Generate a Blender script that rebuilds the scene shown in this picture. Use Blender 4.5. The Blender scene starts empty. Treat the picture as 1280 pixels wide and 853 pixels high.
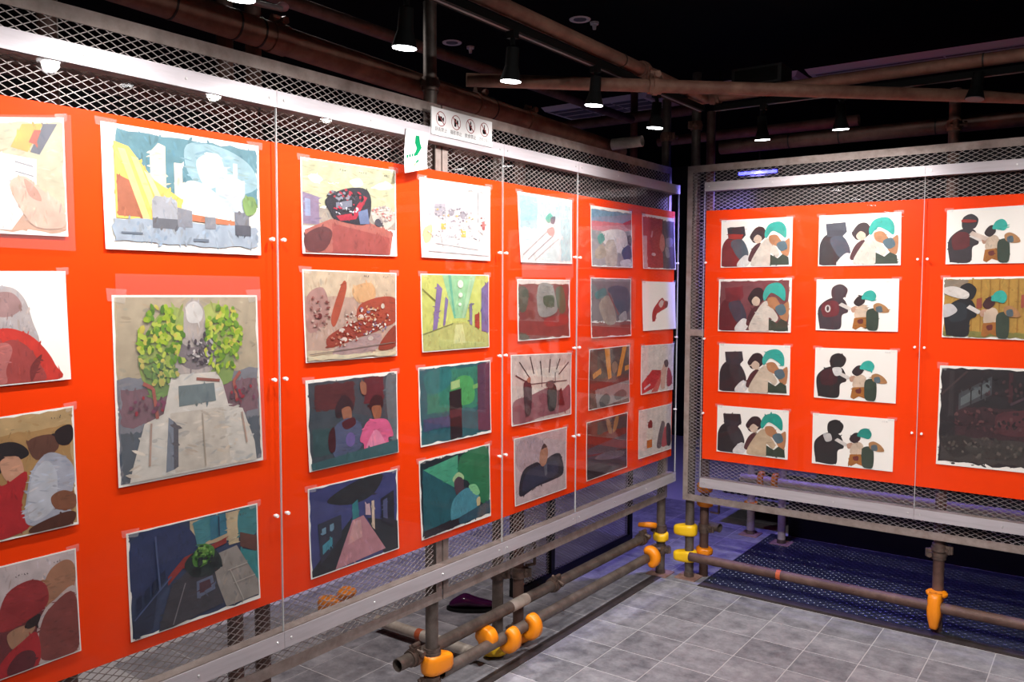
import bpy, math, random
from mathutils import Vector, Matrix
random.seed(7)
S = bpy.context.scene
COL = S.collection

# ------------------------------------------------------------------ camera
F, YAW, PITCH, ROLL, H = 1049.0, 0.627893, 0.063352, -0.0029547, 1.6
fw = Vector((-math.sin(YAW)*math.cos(PITCH), math.cos(YAW)*math.cos(PITCH), -math.sin(PITCH)))
rt0 = Vector((math.cos(YAW), math.sin(YAW), 0)); dn0 = fw.cross(rt0)
rt = rt0*math.cos(ROLL) + dn0*math.sin(ROLL); dn = -rt0*math.sin(ROLL) + dn0*math.cos(ROLL)
CAM = Vector((0, 0, H))
cd = bpy.data.cameras.new('camera'); cam = bpy.data.objects.new('camera', cd); COL.objects.link(cam)
cd.sensor_width = 36; cd.lens = F/1280*36; cd.clip_start = .02
m = Matrix((rt, -dn, -fw)).transposed().to_4x4(); m.translation = CAM; cam.matrix_world = m
S.camera = cam

# ------------------------------------------------------------------ world and exposure
w = bpy.data.worlds.new('world'); S.world = w; w.use_nodes = True
w.node_tree.nodes['Background'].inputs[0].default_value = (.5, .5, .55, 1)
w.node_tree.nodes['Background'].inputs[1].default_value = 0
vs = S.view_settings
vs.view_transform = 'Standard'; vs.look = 'None'; vs.gamma = 1; vs.use_curve_mapping = False
vs.exposure = 0.35
SPOT_W, WALL_W, FLOOR_W, BACK_W, BLUE_W = 25, 40, 150, 125, 180

def ray(x, y): return rt*((x-640)/F) + dn*((y-426.5)/F) + fw
def on(x, y, ax, val):
    v = ray(x, y); t = (val-CAM[ax])/v[ax]; return CAM + v*t

# ------------------------------------------------------------------ materials
def lin(h):
    h = h.lstrip('#'); o = []
    for i in (0, 2, 4):
        c = int(h[i:i+2], 16)/255; o.append(c/12.92 if c <= .04045 else ((c+.055)/1.055)**2.4)
    return tuple(o) + (1,)
def nodes(name):
    mt = bpy.data.materials.new(name); mt.use_nodes = True; nt = mt.node_tree
    return mt, nt, nt.nodes['Principled BSDF']
def mat(name, col, rough=.5, metal=0, noise=None, scale=8, bump=0, spec=.5, stretch=None):
    """plain or two-tone mottled material (noise = second colour)"""
    mt, nt, b = nodes(name)
    b.inputs['Roughness'].default_value = rough; b.inputs['Metallic'].default_value = metal
    b.inputs['Specular IOR Level'].default_value = spec
    b.inputs['Base Color'].default_value = lin(col)
    if noise or bump:
        tc = nt.nodes.new('ShaderNodeTexCoord'); mp = nt.nodes.new('ShaderNodeMapping')
        nz = nt.nodes.new('ShaderNodeTexNoise'); nz.inputs['Scale'].default_value = scale
        nz.inputs['Detail'].default_value = 6; nz.inputs['Roughness'].default_value = .65
        if stretch: mp.inputs['Scale'].default_value = stretch
        nt.links.new(tc.outputs['Object'], mp.inputs[0]); nt.links.new(mp.outputs[0], nz.inputs['Vector'])
        if noise:
            cr = nt.nodes.new('ShaderNodeValToRGB')
            cr.color_ramp.elements[0].position = .38; cr.color_ramp.elements[1].position = .64
            cr.color_ramp.elements[0].color = lin(col); cr.color_ramp.elements[1].color = lin(noise)
            nt.links.new(nz.outputs[0], cr.inputs[0]); nt.links.new(cr.outputs[0], b.inputs['Base Color'])
        if bump:
            bp = nt.nodes.new('ShaderNodeBump'); bp.inputs['Strength'].default_value = bump
            bp.inputs['Distance'].default_value = .003
            nt.links.new(nz.outputs[0], bp.inputs['Height']); nt.links.new(bp.outputs[0], b.inputs['Normal'])
    return mt
def emis(name, col, st):
    mt, nt, b = nodes(name); b.inputs['Base Color'].default_value = (0, 0, 0, 1)
    b.inputs['Emission Color'].default_value = lin(col); b.inputs['Emission Strength'].default_value = st
    return mt
def clear(name, tint, haze, rough=.02, ior=1.3):
    """thin clear sheet: mostly straight-through light, Fresnel gloss, a little haze"""
    mt = bpy.data.materials.new(name); mt.use_nodes = True; nt = mt.node_tree; nt.nodes.clear()
    out = nt.nodes.new('ShaderNodeOutputMaterial'); tr = nt.nodes.new('ShaderNodeBsdfTransparent')
    gl = nt.nodes.new('ShaderNodeBsdfGlossy'); df = nt.nodes.new('ShaderNodeBsdfDiffuse')
    geo = nt.nodes.new('ShaderNodeNewGeometry'); mi = nt.nodes.new('ShaderNodeMix'); mi.inputs[2].default_value = ior; mi.inputs[3].default_value = 1/ior
    nt.links.new(geo.outputs['Backfacing'], mi.inputs[0])      # same reflectance from either face of a thin sheet
    fr = nt.nodes.new('ShaderNodeFresnel'); m1 = nt.nodes.new('ShaderNodeMixShader'); m2 = nt.nodes.new('ShaderNodeMixShader')
    tr.inputs[0].default_value = lin(tint); gl.inputs['Roughness'].default_value = rough; nt.links.new(mi.outputs[0], fr.inputs[0])
    df.inputs[0].default_value = (.9, .9, .9, 1); m1.inputs[0].default_value = haze
    nt.links.new(tr.outputs[0], m1.inputs[1]); nt.links.new(df.outputs[0], m1.inputs[2])
    nt.links.new(fr.outputs[0], m2.inputs[0]); nt.links.new(m1.outputs[0], m2.inputs[1]); nt.links.new(gl.outputs[0], m2.inputs[2])
    nt.links.new(m2.outputs[0], out.inputs[0]); return mt
def random_tone(name, c0, c1, rough, scale, spec=.5):
    """mottled slab whose tone also varies a little from piece to piece"""
    mt, nt, b = nodes(name); b.inputs['Roughness'].default_value = rough; b.inputs['Specular IOR Level'].default_value = spec
    oi = nt.nodes.new('ShaderNodeObjectInfo'); tc = nt.nodes.new('ShaderNodeTexCoord'); va = nt.nodes.new('ShaderNodeVectorMath')
    va.operation = 'MULTIPLY_ADD'; va.inputs[1].default_value = (1, 1, 1)
    cb = nt.nodes.new('ShaderNodeCombineXYZ'); mu = nt.nodes.new('ShaderNodeMath'); mu.operation = 'MULTIPLY'; mu.inputs[1].default_value = 37
    nt.links.new(oi.outputs['Random'], mu.inputs[0]); nt.links.new(mu.outputs[0], cb.inputs[0]); nt.links.new(mu.outputs[0], cb.inputs[1])
    nt.links.new(tc.outputs['Object'], va.inputs[0]); nt.links.new(cb.outputs[0], va.inputs[2])
    nz = nt.nodes.new('ShaderNodeTexNoise'); nz.inputs['Scale'].default_value = scale; nz.inputs['Detail'].default_value = 8; nz.inputs['Roughness'].default_value = .7
    nt.links.new(va.outputs[0], nz.inputs['Vector'])
    cr = nt.nodes.new('ShaderNodeValToRGB'); cr.color_ramp.elements[0].position = .3; cr.color_ramp.elements[1].position = .7
    cr.color_ramp.elements[0].color = lin(c0); cr.color_ramp.elements[1].color = lin(c1)
    ad = nt.nodes.new('ShaderNodeMath'); ad.operation = 'MULTIPLY_ADD'; ad.inputs[1].default_value = .16
    nt.links.new(oi.outputs['Random'], ad.inputs[0]); nt.links.new(nz.outputs[0], ad.inputs[2])
    sb = nt.nodes.new('ShaderNodeMath'); sb.operation = 'SUBTRACT'; sb.inputs[1].default_value = .08
    nt.links.new(ad.outputs[0], sb.inputs[0]); nt.links.new(sb.outputs[0], cr.inputs[0]); nt.links.new(cr.outputs[0], b.inputs['Base Color'])
    return mt
def paint():
    """poster paint: colour comes from the printed patch, faint brush mottling"""
    mt, nt, b = nodes('cel_paint'); b.inputs['Roughness'].default_value = .55
    at = nt.nodes.new('ShaderNodeAttribute'); at.attribute_name = 'ink'
    tc = nt.nodes.new('ShaderNodeTexCoord'); nz = nt.nodes.new('ShaderNodeTexNoise'); nz.inputs['Scale'].default_value = 28; nz.inputs['Detail'].default_value = 5
    mr = nt.nodes.new('ShaderNodeMapRange'); mr.inputs['From Min'].default_value = .3; mr.inputs['From Max'].default_value = .7
    mr.inputs['To Min'].default_value = .84; mr.inputs['To Max'].default_value = 1.12
    mx = nt.nodes.new('ShaderNodeVectorMath'); mx.operation = 'SCALE'
    nt.links.new(tc.outputs['Object'], nz.inputs['Vector']); nt.links.new(nz.outputs[0], mr.inputs[0])
    nt.links.new(at.outputs['Color'], mx.inputs[0]); nt.links.new(mr.outputs[0], mx.inputs['Scale']); nt.links.new(mx.outputs[0], b.inputs['Base Color'])
    return mt
M = dict(
    rust=mat('rusted_pipe', '#543b34', .62, .25, '#6c5249', 14, .3, stretch=(1, 1, 1)),
    rust_red=mat('red_rusted_pipe', '#6a4438', .65, .2, '#83604f', 12, .3),
    steel=mat('scaffold_steel', '#594d47', .5, .4, '#736760', 16, .2),
    pale=mat('pale_pipe', '#c4bab0', .55, .1, '#a89a8e', 12, .1),
    galv=mat('galvanised_steel', '#a3948d', .5, .3, '#8a7a73', 18, .1),
    mesh=mat('expanded_metal', '#a49a97', .5, .35),
    bar=mat('brushed_aluminium', '#bdb5b9', .42, .25, '#b2aaae', 5, stretch=(1, 1, 12)),
    screw=mat('screw_metal', '#d5d2d0', .3, .7),
    board=mat('orange_board', '#fa4204', .5, 0, '#f33d04', 2, .05, spec=.12),
    acrylic=clear('clear_acrylic', '#fdfdfd', .0006), edge=clear('acrylic_edge', '#dfe6e6', .45),
    film=clear('clear_film', '#faf8f8', .06, .12), standoff=mat('white_cap', '#f2efec', .35),
    paper=mat('paper', '#f1ece4', .7), paint=paint(), white=mat('white_print', '#d8d5d4', .7, spec=.2), tape=clear('clear_tape', '#ffffff', .13, .2),
    yellow=mat('yellow_plastic', '#f6c21c', .38), orange=mat('orange_plastic', '#f08a10', .4), clampsteel=mat('coupler_steel', '#5a4c46', .5, .5, '#776258', 30, .2),
    plate=mat('base_plate', '#a88478', .6, .2, '#8d6a60', 20), lampblack=mat('matt_lamp_black', '#040404', .75, spec=.12), black=mat('black_paint', '#0a0a0b', .55, spec=.3), rubber=mat('black_tie', '#17130f', .6),
    ceil=mat('black_ceiling', '#050506', .9, spec=.1), wall=mat('dark_wall', '#17181b', .8, 0, '#1d1e22', 3), grout=mat('pale_grout', '#c4c0c2', .8), dark_strip=mat('floor_strip', '#3a3232', .55, .1, '#4a4040', 20),
    tile=random_tone('stone_tile', '#65636a', '#a6a3a9', .55, 11, .35), tread=mat('tread_plate', '#3a3d48', .38, .55, '#4c505d', 10), lens=emis('lamp_lens', '#ffffff', 14),
    ac=mat('white_plastic', '#c9c4ca', .5), slot=mat('grille_slot', '#55555b', .6), blue=emis('blue_led', '#3a3cff', 9), white_em=emis('indicator', '#ffffff', 3),
    ink=mat('dark_print', '#1a1718', .9, spec=0), redink=mat('red_print', '#8a4040', .9, spec=0), green=mat('green_print', '#127048', .9, spec=0), gold=mat('orange_print', '#b87430', .7), gloss=mat('glossy_purple', '#3a1236', .12), cable=mat('grey_cable', '#7a6c6c', .6), rustband=mat('orange_band', '#b4512a', .6), pinkbox=mat('pink_board', '#a87378', .6),
)

# ------------------------------------------------------------------ mesh helpers
class MB:
    def __init__(s): s.v = []; s.f = []; s.sm = []; s.c = []; s.mi = []
    def add(s, vs_, fs, smooth=False, col=None, mi=0):
        o = len(s.v); s.v += [tuple(p) for p in vs_]
        for f in fs: s.f.append([i+o for i in f]); s.sm.append(smooth); s.c.append(col); s.mi.append(mi)
    def box(s, a, b):
        x0, y0, z0 = [min(p, q) for p, q in zip(a, b)]; x1, y1, z1 = [max(p, q) for p, q in zip(a, b)]
        s.add([(x0,y0,z0),(x1,y0,z0),(x1,y1,z0),(x0,y1,z0),(x0,y0,z1),(x1,y0,z1),(x1,y1,z1),(x0,y1,z1)],
              [(3,2,1,0),(4,5,6,7),(0,1,5,4),(1,2,6,5),(2,3,7,6),(3,0,4,7)])
    def hexa(s, p):  # 8 corners, bottom four then top four
        s.add(p, [(3,2,1,0),(4,5,6,7),(0,1,5,4),(1,2,6,5),(2,3,7,6),(3,0,4,7)])
    def cyl(s, p0, p1, r0, r1=None, n=20, cap=True):
        p0, p1 = Vector(p0), Vector(p1); r1 = r0 if r1 is None else r1
        d = (p1-p0).normalized(); u = d.orthogonal().normalized(); w_ = d.cross(u)
        vs_ = []
        for p, r in ((p0, r0), (p1, r1)):
            vs_ += [p + (u*math.cos(2*math.pi*i/n) + w_*math.sin(2*math.pi*i/n))*r for i in range(n)]
        s.add(vs_, [(i, (i+1) % n, n+(i+1) % n, n+i) for i in range(n)], True)
        if cap: s.add(vs_, [tuple(range(n-1, -1, -1)), tuple(range(n, 2*n))])
    def pipe(s, p0, p1, r, wall=.0035, n=24):
        """hollow tube with an open bore"""
        p0, p1 = Vector(p0), Vector(p1); d = (p1-p0).normalized(); u = d.orthogonal().normalized(); w_ = d.cross(u)
        ring = lambda p, q: [p + (u*math.cos(2*math.pi*i/n) + w_*math.sin(2*math.pi*i/n))*q for i in range(n)]
        vs_ = ring(p0, r)+ring(p1, r)+ring(p0, r-wall)+ring(p1, r-wall)
        k = lambda a, i: a*n+i % n
        s.add(vs_, [(k(0,i),k(0,i+1),k(1,i+1),k(1,i)) for i in range(n)] + [(k(2,i+1),k(2,i),k(3,i),k(3,i+1)) for i in range(n)], True)
        s.add(vs_, [(k(0,i+1),k(0,i),k(2,i),k(2,i+1)) for i in range(n)] + [(k(1,i),k(1,i+1),k(3,i+1),k(3,i)) for i in range(n)])
    def path(s, pts, r, n=8):
        for a, b in zip(pts[:-1], pts[1:]): s.cyl(a, b, r, n=n)
    def ball(s, c, rx, ry, rz, n=14, mm=9):
        c = Vector(c); vs_ = []; fs = []
        for j in range(mm+1):
            t = math.pi*j/mm
            for i in range(n):
                a = 2*math.pi*i/n; vs_.append(c+Vector((rx*math.sin(t)*math.cos(a), ry*math.sin(t)*math.sin(a), rz*math.cos(t))))
        for j in range(mm):
            for i in range(n): fs.append((j*n+i, (j+1)*n+i, (j+1)*n+(i+1) % n, j*n+(i+1) % n))
        s.add(vs_, fs, True)
    def build(s, name, mt, parent=None, loc=None):
        me = bpy.data.meshes.new(name); me.from_pydata(s.v, [], s.f)
        for x in (mt if isinstance(mt, (list, tuple)) else [mt]): me.materials.append(x)
        me.polygons.foreach_set('use_smooth', s.sm); me.polygons.foreach_set('material_index', s.mi)
        if any(s.c):
            at = me.attributes.new('ink', 'FLOAT_COLOR', 'FACE')
            for i, c in enumerate(s.c): at.data[i].color = c or (1, 1, 1, 1)
        me.update(); o = bpy.data.objects.new(name, me); COL.objects.link(o)
        if loc is not None: o.location = loc
        if parent: o.parent = parent; o.matrix_parent_inverse = Matrix.Translation(-parent.location)
        return o
def tag(o, label=None, cat=None, group=None, kind=None):
    if label: o['label'] = label
    if cat: o['category'] = cat
    if group: o['group'] = group
    if kind: o['kind'] = kind
    return o
def thing(name, loc, label, cat, group=None):
    o = bpy.data.objects.new(name, None); COL.objects.link(o); o.location = loc; o.empty_display_size = .1
    return tag(o, label, cat, group)
def one(fn, *a):
    mb = MB(); getattr(mb, fn)(*a); return mb
def part(name, mt, parent, fn, *a): return one(fn, *a).build(name, mt, parent)
def light(name, kind, loc, target, watt, col, parent=None, size=1.6, blend=.6, rad=.03):
    ld = bpy.data.lights.new(name, kind); ld.energy = watt; ld.color = col; ld.shadow_soft_size = rad
    if kind == 'SPOT': ld.spot_size = size; ld.spot_blend = blend
    o = bpy.data.objects.new(name, ld); COL.objects.link(o); o.location = loc
    o.rotation_euler = (Vector(target)-Vector(loc)).to_track_quat('-Z', 'Y').to_euler()
    if parent: o.parent = parent; o.matrix_parent_inverse = Matrix.Translation(-parent.location)
    return o

# ------------------------------------------------------------------ wall layout (metres)
XM, XB, XP, XC = -2.000, -1.985, -1.957, -1.952      # left: mesh plane, board back, acrylic back, acrylic front
YM, YB, YP, YC = 4.225, 4.210, 4.177, 4.172          # right
XBF, YBF = -1.973, 4.198                              # board fronts
CEIL = 2.9

# ------------------------------------------------------------------ the setting
floor = one('box', (-6, -3, -.06), (4, 8.5, -.0012)).build('floor', M['grout']); tag(floor, 'grey stone tile floor with pale joints', kind='structure')
ceiling = one('box', (-6, -3, CEIL), (4, 8.5, CEIL+.1)).build('ceiling', M['ceil']); tag(ceiling, 'black painted ceiling', kind='structure')
for nm, a, b in (('wall_back', (-6, 8.4, -.0012), (4, 8.5, CEIL)), ('wall_left', (-6, -3, -.0012), (-5.9, 8.4, CEIL)),
                 ('wall_right', (3.9, -3, -.0012), (4, 8.4, CEIL)), ('wall_front', (-5.9, -3, -.0012), (3.9, -2.9, CEIL))):
    tag(one('box', a, b).build(nm, M['wall']), 'dark wall of the hall', kind='structure')
TX, TY, DX, DY = -1.312, 3.693, .2312, .236
tm = MB(); g = .0016; b_ = .0004
tm.v = []; x1, y1 = DX/2-g, DY/2-g*1.6
tm.hexa([(-x1,-y1,-.006),(x1,-y1,-.006),(x1,y1,-.006),(-x1,y1,-.006),(-x1+b_,-y1+b_,0),(x1-b_,-y1+b_,0),(x1-b_,y1-b_,0),(-x1+b_,y1-b_,0)])
proto = None
cells = [(i, j) for i in range(-3, 8) for j in range(-8, 2)] + [(i, j) for i in range(-9, -3) for j in range(-8, 9)] + [(-3, j) for j in range(2, 9)]
for i, j in cells:
    c = ((TX+(i+.5)*DX), (TY+(j+.5)*DY), 0)
    if proto is None: proto = tm.build('tile', M['tile'], floor); o = proto
    else: o = proto.copy(); COL.objects.link(o)
    o.location = c
tag(one('box', (-2.06, 1.8, -.004), (-2.006, 4.19, .002)).build('trim_1', M['dark_strip']), 'dark flat strip on floor under the long wall', kind='structure')
tag(one('box', (-1.79, 4.17, -.004), (1.2, 4.245, .003)).build('trim_2', M['dark_strip']), 'dark flat strip in front of tread plate', kind='structure')

# ------------------------------------------------------------------ tread plate behind the short wall
tp = thing('tread_plate', (-.5, 4.8, 0), 'dark steel tread plate laid on floor behind short orange wall', 'floor plate')
part('sheet', M['tread'], tp, 'box', (-1.79, 4.247, -.004), (1.2, 5.36, .004))
mb = MB(); n = 0
y = 4.262; row = 0
while y < 5.34:
    x = -1.775; k = row
    while x < .6:
        a = .011; t = .0035
        ux, uy = (1, 0) if k % 2 else (0, 1)
        p = [(x+ux*a, y+uy*a, .004), (x-uy*t, y+ux*t, .004), (x-ux*a, y-uy*a, .004), (x+uy*t, y-ux*t, .004)]
        mb.add(p+[(x+ux*a*.55, y+uy*a*.55, .0068), (x-ux*a*.55, y-uy*a*.55, .0068)], [(0,1,5,4),(2,3,4,5),(1,2,5),(3,0,4)])
        x += .0235; k += 1
    y += .0235; row += 1
tag(mb.build('tread_pattern', M['tread'], tp), kind='stuff')

# ------------------------------------------------------------------ expanded metal
LW, SW = .036, .0185
def expanded(frame, s0, s1, z0, z1, wd=.0018, th=.0011, lw=LW, sw=SW):
    """diamond lattice in plane (s, z); frame(s, z, off) -> world"""
    mb = MB()
    ni = int((s1-s0)/lw*2)+1; nj = int((z1-z0)/sw*2)+1
    for i in range(ni):
        for j in range(nj):
            if (i+j) % 2: continue
            for di, dj in ((1, 1), (1, -1)):
                i2, j2 = i+di, j+dj
                if i2 > ni or j2 < 0 or j2 > nj: continue
                a = (s0+i*lw/2, z0+j*sw/2); b = (s0+i2*lw/2, z0+j2*sw/2)
                if max(a[0], b[0]) > s1+1e-6 or max(a[1], b[1]) > z1+1e-6: continue
                dx, dz = b[0]-a[0], b[1]-a[1]; L = math.hypot(dx, dz); nx, nz = -dz/L*wd/2, dx/L*wd/2
                q = []
                for p in (a, b):
                    q += [frame(p[0]+nx, p[1]+nz, th), frame(p[0]-nx, p[1]-nz, th), frame(p[0]-nx, p[1]-nz, -th), frame(p[0]+nx, p[1]+nz, -th)]
                mb.add(q, [(0,1,5,4),(1,2,6,5),(2,3,7,6),(3,0,4,7)])
    return mb
LF = lambda y, z, o=0: (XM+o, y, z)
RF = lambda x, z, o=0: (x, YM-o, z)
FT, FB = 2.25, .445          # frame top and bottom
def bxs(frame, s0, s1, z0, z1, o0, o1):
    mb = MB(); a, b = frame(s0, z0, o0), frame(s1, z1, o1); mb.box(a, b); return mb
def lsec(frame, s0, s1, z0, z1, flip, horiz):
    """angle iron: a face leg and a leg turned back"""
    mb = MB(); t = .004
    mb.box(frame(s0, z0, .005), frame(s1, z1, .001))
    if horiz: zz = (z1-t, z1) if flip else (z0, z0+t); mb.box(frame(s0, zz[0], .001), frame(s1, zz[1], -.02))
    else: ss = (s1-t, s1) if flip else (s0, s0+t); mb.box(frame(ss[0], z0, .001), frame(ss[1], z1, -.02))
    return mb
def mesh_panel(frame, s0, s1, label, strips, cross=True, vert=None):
    t = thing('wire_mesh_screen', frame((s0+s1)/2, FB, 0), label, 'mesh screen', 'framed expanded-metal screens of the two display walls')
    fwid = .036
    lsec(frame, s0, s1, FT-fwid, FT, True, True).build('top_rail', M['galv'], t)
    lsec(frame, s0, s1, FB, FB+fwid, False, True).build('bottom_rail', M['galv'], t)
    lsec(frame, s0, s0+fwid*.8, FB+fwid, FT-fwid, False, False).build('stile', M['galv'], t)
    lsec(frame, s1-fwid*.8, s1, FB+fwid, FT-fwid, True, False).build('stile', M['galv'], t)
    if cross: lsec(frame, s0+fwid*.8, s1-fwid*.8, 1.345, 1.38, True, True).build('cross_rail', M['galv'], t)
    for (a, b, c, d) in strips:
        tag(expanded(frame, a, b, c, d).build('expanded_mesh', M['mesh'], t), kind='stuff')
    return t
i0 = .03
mesh_panel(LF, .44, 2.312, 'steel framed mesh screen of the long orange wall, behind the street painting',
           [(.47, 2.285, 1.96, FT-.03), (.47, 2.285, FB+.03, .74)])
mesh_panel(LF, 2.32, 4.215, 'steel framed mesh screen of the long orange wall, running from joint post to corner',
           [(2.35, 4.19, 1.96, FT-.03), (2.35, 4.19, FB+.03, .74)])
mesh_panel(RF, -1.905, -.03, 'steel framed mesh screen of the short orange wall, bare mesh strip at the corner',
           [(-1.878, -.06, 1.96, FT-.03), (-1.878, -.06, FB+.03, .74), (-1.878, -1.765, .74, 1.345), (-1.878, -1.765, 1.38, 1.96)])
mesh_panel(RF, -.022, 1.2, 'steel framed mesh screen of the short orange wall, away from the corner', [(.01, 1.17, 1.96, FT-.03), (.01, 1.17, FB+.03, .74)])

# ------------------------------------------------------------------ orange boards
bl = one('box', (XB, .46, .68), (XBF, 4.212, 2.012)).build('display_board', M['board']); tag(bl, 'long orange display board with seven columns of paintings', 'display board')
br = one('box', (-1.787, YBF, .69), (1.15, YB, 2.007)).build('display_board', M['board']); tag(br, 'shorter orange display board with mostly teal-haired figure cels beside the corner', 'display board')

# ------------------------------------------------------------------ acrylic sheets, clamping bars, screws
LA = lambda y, z, o=0: (XP+o, y, z)
RA = lambda x, z, o=0: (x, YP-o, z)
def screw_mb(frame, s, z, o, r=.0042, h=.0022):
    mb = MB(); mb.cyl(frame(s, z, o), frame(s, z, o+h), r, r*.7, 8); return mb
def sheet(frame, s0, s1, label, pegs):
    t = thing('acrylic_sheet', frame((s0+s1)/2, .55, 0), label, 'acrylic sheet', 'clear acrylic sheets in front of the boards')
    bxs(frame, s0, s1, .55, 2.145, 0, .005).build('pane', M['acrylic'], t)
    for e in (s0, s1):
        d = .0012 if e == s0 else -.0012
        bxs(frame, e, e+d, .592, 2.104, -.0003, .0054).build('polished_edge', M['edge'], t)
    for s in pegs:
        for z in (1.735, 1.335, .94):
            mb = MB(); mb.cyl(frame(s, z, .005), frame(s, z, .012), .006, .005, 10); mb.cyl(frame(s, z, 0), frame(s, z, -.004), .004, .004, 8)
            mb.build('standoff', M['standoff'], t)
def bars(frame, s0, s1, top, bottom):
    for nm, z0, z1, lab in (('clamping_bar', 2.106, 2.152, top), ('clamping_bar', .541, .59, bottom)):
        t = thing(nm, frame((s0+s1)/2, z0, .005), lab, 'metal bar', 'aluminium bars clamping the acrylic sheets')
        bar_ = bxs(frame, s0+.0006, s1-.0006, z0, z1, .0055, .009).build('bar', M['bar'], t)
        k = max(2, round((s1-s0)/.24)); 
        for i in range(k):
            s = s0+.025+(s1-s0-.05)*i/(k-1)
            screw_mb(frame, s, (z0+z1)/2, .009).build('screw', M['screw'], bar_)
        z = z1 if z0 < 1 else z0
        d = .012
        bxs(frame, s0, s1, z-.004 if z0 < 1 else z, z if z0 < 1 else z+.004, 0, -.036).build('ledge', M['galv'], t)
se = [.47, 1.553, 2.628, 3.18, 4.222]
names = ['over the crowd, street and courtyard paintings', 'over the engine, corridor and green room paintings', 'over the narrow column with the navy-coated man', 'over the two columns next to the corner']
for i, nm in enumerate(names):
    sheet(LA, se[i], se[i+1], 'clear acrylic sheet '+nm, [se[i]+.02]*(i > 0)+([se[i+1]-.02] if i < 3 else [se[i+1]-.012]))
    bars(LA, se[i], se[i+1], 'top aluminium bar '+nm, 'bottom aluminium bar '+nm)
sr = [-1.787, -.737, .3, 1.16]
nr = ['over the two columns of figure cels on short wall', 'over the yellow fence and dark ruin pictures on short wall', 'on the far end of short wall']
for i, nm in enumerate(nr):
    sheet(RA, sr[i], sr[i+1], 'clear acrylic sheet '+nm, [sr[i]+(.02 if i else .012), sr[i+1]-.02])
    bars(RA, sr[i], sr[i+1], 'top aluminium bar '+nm, 'bottom aluminium bar '+nm)

# ------------------------------------------------------------------ pictures
def smooth_closed(p, k=5):
    n = len(p); out = []
    for i in range(n):
        a, b, c, d = p[(i-1) % n], p[i], p[(i+1) % n], p[(i+2) % n]
        for j in range(k):
            t = j/k
            out.append(tuple(.5*((2*b[q]) + (-a[q]+c[q])*t + (2*a[q]-5*b[q]+4*c[q]-d[q])*t*t + (-a[q]+3*b[q]-3*c[q]+d[q])*t**3) for q in (0, 1)))
    return out
def clampuv(p, j=lambda: 0): return [(min(.988-abs(j()), max(.012+abs(j()), .5+(u-.5)*1.035)), min(.988-abs(j()), max(.012+abs(j()), .5+(v-.5)*1.035))) for u, v in p]
def inside(x, y, p):
    r = False
    for i in range(len(p)):
        (a, b), (c, d_) = p[i], p[i-1]
        if (b > y) != (d_ > y) and x < (c-a)*(y-b)/(d_-b)+a: r = not r
    return r
def area(p): return abs(sum(p[i-1][0]*p[i][1]-p[i][0]*p[i-1][1] for i in range(len(p))))/2
def shape_pts(sh, rnd):
    k, a = sh[0], sh[2:]
    if k == 'r':
        x0, y0, x1, y1 = a; return [(x0, y0), (x1, y0), (x1, y1), (x0, y1)]
    if k == 'w':      # painted field with a ragged brush edge
        x0, y0, x1, y1 = a; p = []; j = lambda: rnd.uniform(-.011, .011)
        for i in range(14): p.append((x0+(x1-x0)*i/14, y0+j()))
        for i in range(10): p.append((x1+j(), y0+(y1-y0)*i/10))
        for i in range(14): p.append((x1-(x1-x0)*i/14, y1+j()*1.6))
        for i in range(10): p.append((x0+j(), y1-(y1-y0)*i/10))
        return p
    if k == 'e':
        cx, cy, rx, ry = a; return [(cx+rx*math.cos(2*math.pi*i/20), cy+ry*math.sin(2*math.pi*i/20)) for i in range(20)]
    if k == 'p': return list(a[0])
    if k == 'b': return smooth_closed(list(a[0]))
    if k == 'l':
        (x0, y0), (x1, y1), wd = a; L = math.hypot(x1-x0, y1-y0) or 1; nx, ny = -(y1-y0)/L*wd, (x1-x0)/L*wd
        return [(x0+nx, y0+ny), (x1+nx, y1+ny), (x1-nx, y1-ny), (x0-nx, y0-ny)]
cnt = [0]
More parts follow.
